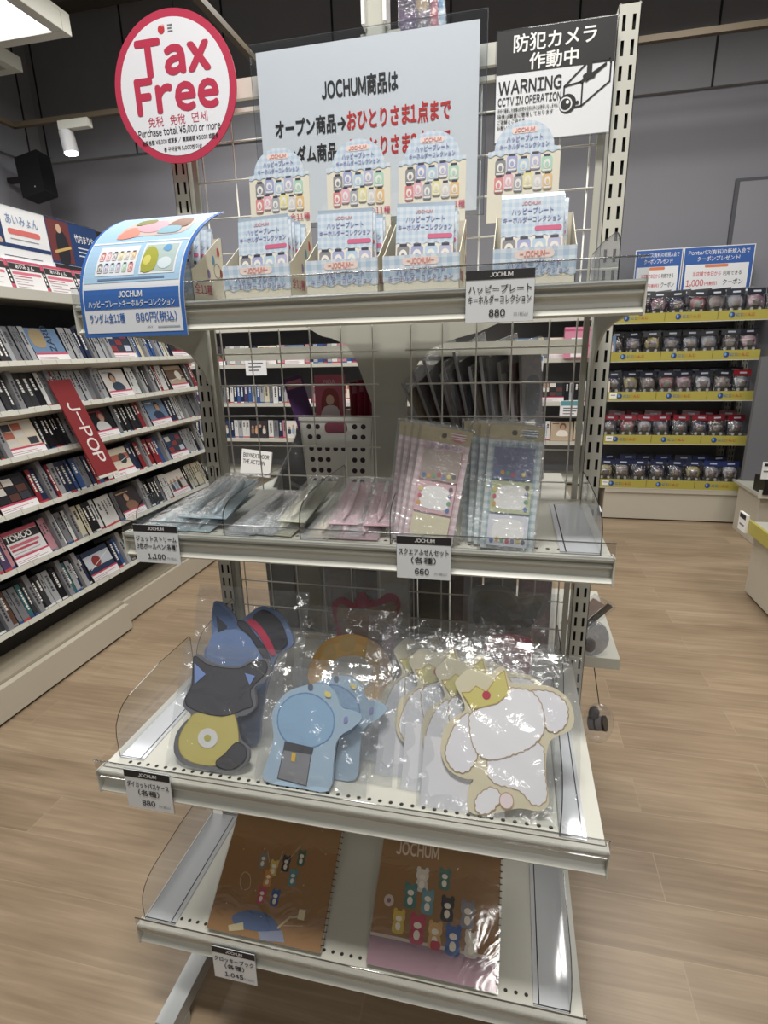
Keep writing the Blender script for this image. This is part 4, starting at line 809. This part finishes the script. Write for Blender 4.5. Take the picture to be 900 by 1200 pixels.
PG = checks('pink_gingham', '#e2d6d8', '#d9c1c6', '#cfaab1', 75); BG = checks('mint_gingham', '#dce3e3', '#bfcfd2', '#a0b8bd', 75)
def note_pack(X, pink, label):
    t = thing('sticky_note_pack', label, 'sticky notes', X, ('pink' if pink else 'blue')+' sticky note packs')
    w_, h_ = .086, .205; mb = MB(); mb.box(0, w_, 0, h_, -.004, 0, CREAM); mb.rect(0, 0, w_, h_-.022, .0003, PG if pink else BG); mb.rect(0, h_-.024, w_, h_, .0004, M('#c2b58e', .45)); mb.poly(circle(w_*.47, h_-.012, .0045), .0006, M('#4a4436', .5)); mb.poly(circle(w_*.76, h_-.013, .013, .008), .0007, M('#c98087' if pink else '#8397a0', .5))
    for i in range(3): mb.rect(w_*.6, h_-.012-.004*i+.004, w_*.9, h_-.0105-.004*i+.004, .0009, WHITE)
    mb.text('スクエアふせんセット', w_/2, h_-.033, .0075, LILAC, .0007, bold=.008, wd=.06); mb.obj('backing_card', t)
    cols = (['#ab9f97', '#e3e3e3', '#ded7bb'], ['#7d86a6', '#dfe2e6', '#dfe2ea'])[0 if pink else 1]
    for i in range(3):
        y = h_-.094+.002-.0555*i+.004; mb = MB(); mb.box(.0105, w_-.0105, y, y+.052, .0005, .0035, M('#c7b6b4' if pink else '#7f87a8', .5), front=None); mb.rect(.0105, y, w_-.0105, y+.052, .0036, M('#d9b7bc' if pink and i == 1 else '#c4cba9' if i == 1 else cols[i], .5))
        if i == 1 or not pink and i == 2: mb.poly(smooth([(.02, y+.01), (.04, y+.006), (w_-.02, y+.009), (w_-.017, y+.03), (w_-.026, y+.044), (.03, y+.045), (.018, y+.03)]), .0039, WHITE)
        for k in range(7):
            cx = .018+.0085*k if i != 1 else (.017 if k % 2 else w_-.018); cy = y+.009+rnd.uniform(-.003, .003) if i != 1 else y+.008+.006*k
            mb.poly(circle(cx, cy, .0035, .004, 10), .0042, M(['#5f7fb5', '#d9a95a', '#7fae8c', '#c96a74', '#8a8fae', '#d9cf8a', '#6f6a72'][k], .5))
        mb.obj('memo_pad', t)
    mb = MB(); mb.box(-.004, w_+.004, -.004, h_+.004, -.006, .006, BAGS); mb.obj('pouch', t); return t
for pink, x0, y0 in ((True, .099, -.35), (False, .232, -.352)):
    first = None
    for k in range(4):
        X = face(x0-.011*k, y0+.013*k, Z2+.004, R(12), R(-3 if pink else 0), R((-8 if pink else -3)+k*1.2))
        lb = '%s gingham sticky note pack, %s from the front of its pile' % ('pink' if pink else 'mint blue', ordn(k))
        if first is None: first = note_pack(X, pink, lb)
        else: p = copy_tree(first, X); p['label'] = lb

# ------------------------------------------------------------ pass case shelf: die-cut cases in clear bags (plain animal-shaped blocks of colour)
from mathutils import noise
def bag_mesh(mb, x0, x1, y0, y1, z0, z1, m, n=32, amp=.007):
    v = []; f = []; o_ = rnd.random()*50
    for s, zc in ((1, z1), (-1, z0)):
        b = len(v)
        for j in range(n+1):
            for i in range(n+1):
                u, q = i/n, j/n; e = min(1, 7*min(u, 1-u, q, 1-q)); x = x0+(x1-x0)*u; y = y0+(y1-y0)*q
                k = 1-abs(noise.noise((x*16+o_, y*16, s*3)))*2; k2 = noise.noise((x*55+o_, y*55, s))
                v.append((x, y, (z0+z1)/2+(zc-(z0+z1)/2)*e+s*(max(0, k)**3*amp+k2*amp*.16)*(.25+.75*e)+(.0012*math.sin(x*90+o_)+.0012*math.sin(y*80))*(1-e)))
        for j in range(n):
            for i in range(n): q = (b+j*(n+1)+i, b+j*(n+1)+i+1, b+(j+1)*(n+1)+i+1, b+(j+1)*(n+1)+i); f.append(q if s > 0 else q[::-1])
    mb.add(v, f, m, True)
def pass_case(X, label, layers, bag, group='bagged pass cases', card=None):
    t = thing('pass_case', label, 'pass case', X, group)
    (o_, c0), rest = layers[0], layers[1:]; mb = MB(); mb.prism(smooth(o_), -.004, .004, M(c0, .35), side=M(c0, .4)); bd = mb.obj('body', t, bevel=.0015)
    mb = MB()
    for i, L in enumerate(rest):
        P, c = L[0], L[1]; sm = len(L) < 3 or L[2]; Q = fluffy(P) if sm == 2 else smooth(P) if sm else P
        mb.poly(Q, .0045+.0004*i, M(c, .4))
        if len(L) > 3: mb.line(Q, L[4] if len(L) > 4 else .0014, .0045+.0004*i+.0002, M(L[3], .4), closed=True)
    if rest: mb.obj('print', bd)
    if card: mb = MB(); mb.box(*card, -.0052, -.0044, M('#dedee2', .5)); mb.obj('insert_card', t)
    mb = MB(); bag_mesh(mb, *bag, -.007, .0105, BAG); mb.line([(bag[0]+.004, bag[3]-.022), (bag[1]-.004, bag[3]-.022)], .0015, .0125, BAG); mb.obj('bag', t); return t
BP = lambda y, L, x: face(x, y, Z3+.002, R(L))
CAT = [([(-.06,.201),(-.035,.195),(-.004,.187),(.036,.189),(.057,.202),(.089,.206),(.098,.188),(.089,.165),(.072,.154),(.079,.123),(.062,.104),(.044,.097),(.056,.062),(.076,.048),(.078,.026),(.056,.007),(.024,.003),(-.015,.003),(-.048,.007),(-.07,.024),(-.072,.055),(-.058,.079),(-.047,.092),(-.067,.107),(-.063,.131),(-.058,.149)], '#6d6e74'),
 ([(-.035,.098),(.015,.096),(.04,.103),(.056,.053),(.038,.034),(.022,.014),(-.022,.011),(-.054,.022),(-.064,.05),(-.052,.08)], '#c6ba70', True, '#a39146'),
 ([(-.06,.197),(-.034,.187),(-.003,.183),(.037,.185),(.064,.2),(.087,.202),(.091,.183),(.065,.15),(.073,.123),(.058,.115),(.037,.104),(.015,.098),(-.018,.098),(-.053,.106),(-.064,.119),(-.054,.147)], '#4a4a4f', True, '#1d1d20'),
 ([(.018,.021),(.032,.034),(.051,.056),(.071,.049),(.072,.028),(.049,.01),(.022,.011)], '#4a4a4f', True, '#1d1d20'),
 (circle(-.006, .057, .02, .017, 10), '#dcdcdc', True), (circle(-.006, .057, .007, .006, 10), '#b5b05e', True),
 ([(-.056,.186),(-.029,.168),(-.049,.148)], '#7f98cf', False), ([(.05,.178),(.071,.175),(.063,.157)], '#7f98cf', False)]
pass_case(BP(-.5, 30, -.24), 'bagged pass case shaped as a dark grey cat in yellow', CAT, (-.085, .125, .0, .225))
WOLF = [([(-.083,.227),(-.083,.262),(-.076,.269),(-.058,.263),(-.033,.241),(-.024,.232),(-.004,.247),(.017,.264),(.039,.264),(.07,.249),(.093,.215),(.095,.195),(.07,.177),(.061,.159),(.056,.136),(.049,.103),(.045,.05),(.04,.003),(-.03,.002),(-.06,.05),(-.073,.11),(-.092,.165),(-.078,.19)], '#64789c'),
 ([(-.075,.205),(-.05,.216),(-.02,.215),(.01,.2),(.035,.17),(.045,.14),(.03,.1),(-.03,.09),(-.07,.12),(-.085,.165)], '#7189b3', True),
 ([(-.075,.218),(-.079,.259),(-.066,.261),(-.036,.238),(-.026,.218)], '#4d658f', True), ([(-.073,.24),(-.047,.222),(-.046,.216),(-.065,.207)], '#33373f', False),
 ([(.008,.241),(.025,.258),(.047,.253),(.069,.236),(.085,.204),(.081,.192),(.061,.179),(.033,.216)], '#35353a', True, '#161618'), ([(-.004,.232),(.008,.24),(.037,.217),(.063,.179),(.052,.175),(.022,.212)], '#b8304e', True), ([(-.024,.232),(-.009,.233),(.015,.211),(.04,.187),(.055,.162),(.047,.158),(.034,.173),(.005,.207),(-.019,.222)], '#3b3b40', True, '#161618')]
pass_case(BP(-.42, 25, -.22), 'bagged blue pass case with a pointed ear and black hat behind the grey one', WOLF, (-.12, .12, .0, .3))
LBL = [([(-.066,.113),(-.059,.134),(-.043,.155),(-.02,.167),(.01,.176),(.035,.173),(.051,.159),(.063,.139),(.084,.137),(.101,.127),(.084,.107),(.068,.096),(.059,.079),(.058,.047),(.054,.003),(.002,.001),(-.065,.004),(-.062,.043),(-.057,.076)], '#a5bccf'),
 ([(-.005,.158),(.025,.151),(.049,.129),(.051,.099),(.037,.079),(.005,.066),(-.029,.071),(-.05,.093),(-.053,.123),(-.036,.147)], '#93b3d0', True, '#6d94bd', .0022), ([(-.034,.07),(.017,.066),(.014,.006),(-.04,.011)], '#87888e', False, '#45464c'), ([(-.035,.073),(.02,.069),(.018,.057),(-.036,.058)], '#4a4b50', False), ([(-.019,.056),(-.011,.055),(-.012,.041),(-.019,.042)], '#d9b53f', False),
 ([(.07,.125),(.076,.127),(.076,.118),(.07,.116)], '#8f8ac0', True), ([(.03,.165),(.04,.163),(.041,.156),(.032,.156)], '#e0d27a', True), (circle(.002, .17, .005, .005, 8), '#5f6a78', True)]
pass_case(BP(-.505, 30, -.06), 'bagged pass case in pale blue with a grey box, front one of two', LBL, (-.085, .12, .0, .2))
pass_case(BP(-.472, 30, -.022), 'bagged pass case in pale blue, the one behind its grey-boxed twin', LBL, (-.085, .12, .0, .2))
pass_case(BP(-.33, 25, 0), 'bagged pass case in orange with a pale round centre', [([(-.116,.095),(-.107,.129),(-.086,.161),(-.052,.178),(-.014,.181),(.026,.167),(.05,.144),(.062,.113),(.059,.077),(.024,.02),(-.02,.003),(-.071,.015),(-.105,.064)], '#eab55e'),
 ([(-.1,.1),(-.09,.13),(-.06,.16),(-.02,.165),(.02,.15),(.045,.11),(.03,.06),(-.02,.035),(-.075,.05)], '#f0c270', True), ([(-.05,.172),(-.02,.176),(-.022,.15),(-.048,.148)], '#e2bd74', True), ([(-.09,.14),(-.07,.16),(-.058,.14),(-.074,.125)], '#e2bd74', True), ([(.01,.165),(.035,.15),(.022,.133),(0,.145)], '#e2bd74', True), ([(-.075,.099),(-.063,.126),(-.029,.14),(.005,.136),(.022,.109),(.013,.08),(-.023,.065),(-.059,.072)], '#d6d2ca', True)], (-.14, .075, 0, .235))
pass_case(BP(-.22, 20, 0), 'bagged pass case in dark red with two rounded ears behind the orange one', [([(-.1,.179),(-.097,.197),(-.079,.209),(-.052,.197),(-.045,.215),(-.033,.224),(-.016,.209),(.005,.211),(.021,.224),(.041,.223),(.054,.203),(.048,.171),(.042,.127),(.035,.03),(.02,.003),(-.07,.003),(-.08,.05),(-.086,.124)], '#a83a48'), ([(-.089,.176),(-.082,.193),(-.052,.187),(-.003,.194),(.026,.204),(.046,.202),(.038,.131),(-.02,.09),(-.078,.132)], '#8f7458', True)], (-.125, .08, 0, .27))
DOG = [([(-.041,.202),(-.031,.217),(-.018,.227),(.013,.223),(.039,.238),(.051,.213),(.083,.213),(.119,.212),(.145,.196),(.155,.167),(.148,.147),(.131,.138),(.115,.122),(.112,.078),(.118,.036),(.103,.021),(.073,.021),(.043,.011),(.02,.004),(-.006,.005),(-.01,.037),(-.002,.053),(-.016,.053),(-.042,.062),(-.057,.086),(-.057,.117),(-.047,.139),(-.022,.16),(-.03,.182)], '#d9d1b4'),
 ([(.024,.091),(.055,.099),(.09,.119),(.106,.116),(.109,.082),(.113,.042),(.095,.03),(.072,.048),(.036,.053),(.022,.066)], '#e8e8eb', 2, '#b99d7c'), ([(-.014,.154),(-.032,.14),(-.044,.113),(-.049,.087),(-.038,.068),(-.022,.063),(-.007,.072),(.003,.099),(-.009,.122)], '#e6e6ea', 2, '#b99d7c'), ([(.086,.199),(.104,.204),(.124,.201),(.142,.185),(.141,.158),(.125,.143),(.11,.149),(.097,.168)], '#e6e6ea', 2, '#b99d7c'),
 ([(-.013,.148),(-.001,.162),(.015,.172),(.033,.181),(.051,.201),(.072,.203),(.088,.199),(.102,.181),(.107,.146),(.09,.119),(.055,.099),(.019,.089),(-.003,.105)], '#ececef', 2, '#b99d7c'), ([(.007,.008),(.005,.027),(.026,.045),(.042,.037),(.037,.022),(.023,.008)], '#e8e8eb', 2, '#b99d7c'), (circle(.052, .03, .011, .012, 10), '#ecdcdd', True, '#b99d7c'),
 ([(-.028,.188),(-.015,.19),(-.005,.201),(.013,.193),(.029,.22),(.041,.231),(.05,.195),(.031,.177),(-.009,.163)], '#d2c877', False, '#b89a3f'), (circle(.013, .188, .007, .007, 10), '#b8344c', True)]
DBAG = (-.095, .165, .0, .265)
dog = pass_case(BP(-.505, 30, .24), 'bagged cream pass case shaped as a fluffy white puppy, front of four', DOG, DBAG, 'white puppy pass cases', (-.088, .05, .0, .11))
for k, (dx, dy) in enumerate(((-.038, .03), (-.09, .055), (-.125, .085))):
    c = copy_tree(dog, BP(-.505+dy, 30, .24+dx)); c['label'] = 'bagged cream pass case shaped as a fluffy white puppy, %s from the front of four' % ordn(k+1)
pass_case(BP(-.2, 20, .3), 'bagged pass case in red and pink at the back right of its shelf', [([(-.063,.116),(-.05,.137),(-.026,.146),(.012,.147),(.036,.139),(.039,.116),(.03,.05),(.02,.003),(-.05,.003),(-.066,.05)], '#b04a5c'), ([(-.055,.11),(-.03,.135),(0,.135),(.01,.1),(-.02,.06)], '#c9858f', True)], (-.1, .09, 0, .24))
pass_case(BP(-.12, 15, .3), 'bagged clear-rimmed pass case furthest back on the right', [([(-.096,.206),(-.058,.219),(-.019,.217),(.01,.195),(.052,.205),(.071,.195),(.063,.161),(.04,.14),(.02,.06),(.01,.003),(-.08,.003),(-.09,.07),(-.103,.127)], '#8c8a84'), ([(-.085,.2),(-.02,.205),(.01,.18),(.055,.19),(.05,.165),(.03,.13),(-.08,.12)], '#5d5a54', True)], (-.115, .085, 0, .27))

# ------------------------------------------------------------ bottom shelf: two drawing books
KR = '#a07747'
def sketch_book(X, label, draw):
    t = thing('drawing_book', label, 'drawing book', X, 'kraft drawing books')
    w_, h_ = .245, .30; mb = MB(); mb.box(0, w_, 0, h_, -.012, -.0012, M('#ddd6c6', .7)); mb.box(0, w_, 0, h_, -.0012, 0, M(KR, .55, noise=.05, nscale=90)); draw(mb, w_, h_); mb.obj('cover', t)
    mb = MB()
    for k in range(26): mb.tube([(w_+.004*math.cos(a)-.001 if False else w_-.002+.006*math.cos(a), .012+k*.011, -.006+.009*math.sin(a)) for a in [i*math.pi/4-math.pi/2 for i in range(5)]], .0007, M('#2a2725', .3, .5), 5)
    mb.obj('spiral_binding', t)
    mb = MB(); mb.box(-.002, w_+.003, -.002, h_+.003, .001, .0018, FILMC); mb.obj('film', t); return t
FILMC = clear('cover_film', (.95, .95, .95), .08, 1.0, .12, 14, .05)
PLAY = ['#8d8478', '#3a3a3e', '#d9bd6a', '#c9a24a', '#5f8f92', '#c2556a', '#3f5a94', '#4f7a68', '#dcd6ca', '#7d7a94']
def creature(mb, x, y, s, c, z, c2='#e6dcc8'):
    m = M(c, .5); mb.poly(smooth([(x-s*.5, y), (x+s*.5, y), (x+s*.6, y+s*.6), (x+s*.35, y+s*1.1), (x-s*.35, y+s*1.1), (x-s*.6, y+s*.6)]), z, m); mb.poly(circle(x, y+s*1.35, s*.66, s*.56, 14), z+.0002, m); mb.poly(circle(x-s*.42, y+s*1.8, s*.24, s*.3, 8), z+.0001, m); mb.poly(circle(x+s*.42, y+s*1.8, s*.24, s*.3, 8), z+.0001, m); mb.poly(circle(x, y+s*1.22, s*.34, s*.24, 10), z+.0004, M(c2, .5)); mb.poly(circle(x, y+s*.55, s*.28, s*.35, 10), z+.0004, M(c2, .5))
def art1(mb, w_, h_):
    for i, (x, y, c) in enumerate(((.085, .118, '#8d8478'), (.112, .108, '#d9bd6a'), (.137, .12, '#3a3a3e'), (.158, .098, '#5f8f92'), (.105, .088, '#d6913f'), (.1, .058, '#c2556a'), (.13, .058, '#3f5a94'), (.168, .135, '#4f6a58'))): creature(mb, x, y, .014, c, .0006)
    bl = M('#56698f', .5); mb.poly(smooth([(.05, .03), (.09, .045), (.13, .04), (.155, .02), (.1, .012), (.06, .015)]), .0006, bl); mb.poly([(.045, .012), (.075, .022), (.08, .01), (.05, .003)], .0009, M('#c9bd94', .5)); mb.poly([(.11, .012), (.16, .022), (.17, .004), (.12, .0)], .0009, M('#8f96ab', .5))
    wh = M('#d0bfa0', .5); mb.line([(x*1., y) for x, y in smooth([(.055, .075), (.045, .09), (.05, .105), (.065, .1), (.07, .08)])], .0012, .0008, wh)
    mb.line([(.15, .025), (.17, .045), (.19, .05)], .004, .0008, M('#cdb98c', .5)); mb.rect(.186, .045, .2, .062, .001, M('#dccba0', .5))
    for a, b in (((.1, .13), (.09, .15)), ((.12, .13), (.125, .155)), ((.14, .14), (.16, .17)), ((.16, .03), (.2, .036))): mb.line([a, b], .001, .0008, wh)
    for k in range(9): mb.poly(circle(.02+rnd.random()*.2, .02+rnd.random()*.22, .0014, n=6), .0008, wh)
    mb.text('JOCHUM', w_*.5, h_-.05, .03, M('#5d4c6a', .5), .0008, bold=.02)
def art2(mb, w_, h_):
    mb.rect(0, 0, w_, .045, .0005, M('#a3808a', .55)); mb.rect(0, .045, w_, .05, .0006, M('#d6c5b4', .5))
    mb.text('JOCHUM', .03, .187, .03, M('#dfc9b0', .5), .0008, 'l', .03, wd=.09, rot=.03)
    for x, y, s, c in ((.09, .13, .02, '#dcd2c4'), (.135, .14, .018, '#4f7a68'), (.07, .1, .02, '#4f8078'), (.105, .095, .02, '#6f9aa0'), (.145, .09, .02, '#2f2c2c'), (.185, .085, .022, '#8f8a90'), (.052, .056, .019, '#d9b950'), (.09, .046, .023, '#c2465c'), (.125, .044, .021, '#d9ab6a'), (.16, .04, .023, '#3d5f9c'), (.195, .042, .02, '#dcd2c4')): creature(mb, x, y, s, c, .0008)
    mb.prism(rrect(.118, .042, .137, .056, .005), 0, .0014, M('#b5303e', .5))
    for x, y in ((.028, .105), (.218, .11)): mb.poly(circle(x, y, .01, .01), .0008, M('#d9c6ba', .5)); mb.poly(circle(x, y, .004, .004), .001, M('#8d6a5a', .5))
sketch_book(face(-.2925, -.5, Z4+.012, R(53)), 'brown kraft drawing book with tiny scattered figures on the bottom shelf', art1)
sketch_book(face(.0455, -.5, Z4+.012, R(53)), 'brown kraft drawing book with a pink lower band on the bottom shelf', art2)

# ------------------------------------------------------------ things on the far side of the grid
t = thing('perforated_basket', 'white plastic basket with round holes behind the wire grid', 'basket', T((-.163, .125, 1.0465)))
def basket_face(mb, w0, w1, h, m, X):
    N, Mv = 36, 32; hole = lambda u, v: False
    hs = [(c, r_) for r_ in (.9, .77, .62) for c in (.12, .24)]+[(c, r_) for r_ in (.9, .77, .62) for c in (.76, .88)]+[(c, .62) for c in (.36, .48, .6)]+[(c, r_) for r_ in (.48, .34, .2) for c in (.12, .24, .36, .76, .88)]
    mb.prism([(-w0/2, 0), (w0/2, 0), (w1/2, h), (-w1/2, h)], -.002, 0, m, X=X)
    for c, r_ in hs:
        wd = w0+(w1-w0)*r_; mb.poly(circle((c-.5)*wd, r_*h, .0068, n=14), .0004, M('#43303a', .8), X=X)
    mb.prism(rrect(-.03, h*.82, .03, h*.95, .01), -.001, .0004, M('#8f4a5c', .6), X=X)
WP = M('#e9e8e2', .4)
mb = MB(); basket_face(mb, .165, .195, .205, WP, face(0, 0, 0)); mb.box(-.082, .082, 0, .2, 0, .003, WP); mb.add([(-.0825, 0, 0), (-.0825, .2, 0), (-.0975, .2, .205), (-.0975, 0, .205)], [(0, 1, 2, 3)], WP); mb.add([(.0825, 0, 0), (.0825, .2, 0), (.0975, .2, .205), (.0975, 0, .205)], [(3, 2, 1, 0)], WP); mb.add([(-.0825, .2, 0), (.0825, .2, 0), (.0975, .2, .205), (-.0975, .2, .205)], [(0, 1, 2, 3)], WP); mb.obj('body', t, solid=.0018)
mb = MB(); mb.box(-.1, .1, -.003, .003, .2, .208, WP); mb.box(-.1, .1, .198, .204, .2, .208, WP); mb.obj('rim', t)
t = thing('picture_book', 'pink booklet with a red-haired figure standing in the white basket', 'booklet', face(-.228, .15, 1.06, R(3)))
mb = MB(); mb.box(0, .082, 0, .3, -.004, 0, M('#b4596d', .5)); mb.poly(smooth([(.02, .2), (.06, .2), (.065, .24), (.055, .262), (.03, .264), (.018, .24)]), .0006, M('#8c3a3a', .5)); mb.poly(circle(.041, .236, .011, .013), .001, M('#cfae98', .5)); mb.poly(smooth([(.015, .18), (.066, .18), (.06, .218), (.025, .218)]), .0012, M('#cfc4c4', .5)); mb.text('NOA', .041, .277, .014, M('#d9b9be', .5), .001); mb.obj('cover', t)
for k, (x, c, rl, h_) in enumerate(((-.125, '#7d2436', 0, .28), (-.112, '#8f2b3e', -2, .285), (-.098, '#7a1f35', -3, .29), (-.085, '#8a3048', -4, .288), (-.073, '#4f2458', -4, .3), (-.235, '#4a2c5c', 14, .3))):
    t = thing('booklet', ('dark red folder, %s of the row at the right of the white basket' % ordn(k)) if k < 4 else ('purple folder at the right end of the white basket', 'purple folder leaning left out of the white basket')[k-4], 'folder', face(x, .16, 1.06, R(2), R(50 if k < 5 else 35), R(rl)), 'folders in the white basket')
    mb = MB(); mb.box(0, .05, 0, h_, -.006, 0, M(c, .45)); mb.rect(.004, h_-.03, .046, h_-.01, .0005, M('#a86a78', .5)); mb.rect(.01, .03, .04, h_-.06, .0005, M(c, .3)); mb.obj('cover', t)
for k, (x, y, rl) in enumerate(((-.27, .2, 28), (-.245, .17, 22))):
    t = thing('black_folder', ['dark folder leaning behind the front dark one left of the basket', 'front dark folder leaning against the left of the white basket'][k], 'folder', face(x-.115, y, 1.0465, R(6), 0, R(-rl)), 'dark folders beside the basket')
    mb = MB(); mb.box(0, .13, 0, .22-.02*k, -.012, 0, M('#26262a' if k else '#34323a', .3)); mb.rect(.03, .03, .1, .04, .0005, GREY); mb.obj('cover', t)
    mb = MB(); mb.box(-.003, .133, -.001, .225-.02*k, -.014, .002, BAGS); mb.obj('sleeve', t)
t = thing('patterned_bin', 'white bin with black dashes holding bagged clear files behind the grid', 'bin', T((.21, .14, 1.0465)))
mb = MB(); mb.box(-.09, .12, 0, .2, 0, .19, M('#c9c7c2', .5)); X = face(0, 0, 0)
for r_ in range(9):
    for c in range(9):
        x, y = -.08+c*.021+(r_ % 2)*.008, .015+r_*.019; mb.poly([(x, y), (x+.013, y+.002), (x+.015, y+.009), (x+.003, y+.008)], .0005, INK, X=X)
mb.obj('body', t); mb = MB(); mb.box(-.093, .123, -.003, .203, .186, .194, WHITE); mb.obj('rim', t)
FC = [('#8a7a66', 'tan'), ('#3d3036', 'maroon'), ('#2b2629', 'black'), ('#6b6468', 'grey'), ('#332a30', 'plum'), ('#2e2a2c', 'black'), ('#5a4a40', 'brown'), ('#3b3a42', 'charcoal'), ('#8d8d92', 'silver'), ('#a09a98', 'white'), ('#6b4650', 'rose'), ('#8f8f96', 'silver')]
for k, (c, nm) in enumerate(FC):
    x = .13+.017*k
    t = thing('clear_file', '%s bagged clear file leaning left out of the dashed bin, %s from the left' % (nm, ordn(k)), 'clear file', face(x, .155+.004*(k % 3), 1.06, R(2), R(58+3*(k % 4)), R(30-2.2*k)), 'bagged clear files behind the grid')
    mb = MB(); mb.box(0, .13, 0, .30+.02*(k % 3), -.003, 0, M(c, .35)); mb.poly(smooth([(.02, .2), (.1, .19), (.11, .27), (.03, .28)]), .0006, M(['#b09a7c', '#6d4a48', '#50343c', '#5d6470', '#6a4a5c', '#4a5060', '#8a7a5c', '#5c5a68', '#a89a80', '#7f3d4a', '#c9b9b4', '#5f6a78'][k], .4)); mb.obj('sheet', t)
    mb = MB(); mb.box(-.003, .133, -.002, .33+.02*(k % 3), -.005, .002, BAGS); mb.box(-.003, -.001, 0, .33+.02*(k % 3), -.005, .002, M('#a9a8aa', .3)); mb.obj('sleeve', t)
t = thing('leaflet_tray', 'narrow clear tray holding sticker sheets behind the white notice', 'tray', T((.02, .075, 1.79)))
mb = MB(); mb.box(0, .125, 0, .05, 0, .003, ACR); mb.box(0, .125, 0, .002, 0, .08, ACR); mb.box(0, .125, .048, .05, 0, .08, ACR); mb.obj('tray', t)
mb = MB(); mb.box(.02, .1, -.066, .002, .06, .064, STEELD); mb.obj('hook', t)
for k, (x, c, c2, rl, nm) in enumerate(((.022, '#4f3a5e', '#3a2f45', 0, 'purple'), (.05, '#6a5f6a', '#9a8a72', 0, 'mottled'), (.08, '#a8606a', '#8f5a66', 3, 'pink'), (.108, '#a9bccb', '#5f8fb5', 6, 'pale blue'))):
    t = thing('sticker_sheet', '%s sticker sheet rising above the white notice' % nm, 'sticker sheet', face(x, .1+.006*k, 1.794, R(0), 0, R(rl)), 'sticker sheets above the notice')
    mb = MB(); mb.box(0, .034, 0, .46, -.002, 0, M(c, .3))
    for i in range(9): mb.poly(smooth([(.004, .2+.028*i), (.028, .196+.028*i), (.03, .214+.028*i), (.006, .216+.028*i)]), .0005, M(c2 if i % 2 else c, .3))
    mb.obj('sheet', t); mb = MB(); mb.box(-.002, .036, -.001, .464, -.003, .002, BAGS); mb.obj('sleeve', t)
# goods hanging past the right post on the far side
t = thing('hinged_case', 'clear pack with a black slanted bar sticking out behind the right post', 'case', face(.47, .12, .6485+.09, R(-20), R(20), R(-35)))
mb = MB(); mb.box(-.03, .05, -.04, .08, -.012, 0, BAGS); mb.obj('case', t); mb = MB(); mb.box(.028, .042, -.035, .075, -.01, -.002, BLACK); mb.obj('edge_bar', t); mb = MB(); mb.box(-.025, .02, -.03, .07, -.008, -.005, M('#c9b3b0', .4)); mb.obj('insert_card', t)
t = thing('clear_pouch', 'crumpled clear pouch with a small grey item behind the right post', 'pouch', T((.5, .105, .6485)))
mb = MB(); mb.ball((0, .0, .05), .04, .012, .05, FILM, 12, 8); mb.obj('pouch', t); mb = MB(); mb.ball((-.005, .0, .03), .015, .008, .02, M('#8a8a8e', .4)); mb.obj('filling', t)
t = thing('hanging_charm', 'grey and black barrel-shaped charm in a bag hanging behind the lower right post', 'charm', T((.53, .09, .46)))
mb = MB(); X = Matrix.Rotation(R(70), 4, 'Y') @ Matrix.Rotation(R(20), 4, 'X'); mb.prism(circle(0, 0, .019, n=18), -.022, .014, M('#77747a', .8), X=X, sm=True); mb.prism(circle(0, 0, .0195, n=18), -.006, -.001, BLACK, X=X, sm=True); mb.prism(circle(0, 0, .02, n=18), .014, .02, BLACK, X=X, sm=True); mb.ball((-.012, .0, .03), .014, .012, .02, M('#5c595e', .8)); mb.obj('body', t)
mb = MB(); mb.ball((.0, 0, -.0), .04, .024, .06, BAG); mb.obj('bag', t); mb = MB(); mb.tube([(0, 0, .05), (-.02, .02, .16)], .0012, BLACK); mb.obj('strap', t)

# packed goods standing on the far-side shelf, seen dark through the grid
PK_ = [('#3b3a3c', 'dark grey'), ('#6b6a55', 'olive'), ('#4a3a30', 'brown'), ('#2e2d30', 'black'), ('#3f3e44', 'slate'), ('#33302f', 'charcoal'), ('#50323a', 'maroon'), ('#3a3938', 'dark grey'), ('#7c2534', 'red')]
for k, (c, nm) in enumerate(PK_):
    t = thing('packed_item', '%s packed item behind the grid under the pen shelf, %s from the left' % (nm, ordn(k)), 'package', face(-.385+.087*k, .115, .6485, R(-2)), 'packed goods behind the lower grid')
    mb = MB(); mb.box(0, .082, 0, .33+.02*(k % 2), -.02, 0, M(c, .5)); mb.poly(smooth([(.012, .06), (.068, .055), (.07, .2), (.015, .21)]), .0006, M(['#4c4b4d', '#8b8a70', '#6a5343', '#3c3a40', '#55545c', '#4b4644', '#6a4650', '#4d4b4a', '#94384a'][k], .5)); mb.rect(.01, .24, .072, .3, .0006, M(['#5a5a5c', '#b5b49a', '#5f4a3a', '#45434a', '#4a4950', '#3a3635', '#5c3c44', '#444241', '#a34555'][k], .5)); mb.obj('pack', t)
    mb = MB(); mb.box(-.001, .083, -.0005, .352, .001, .002, BAGS); mb.obj('wrapper', t)
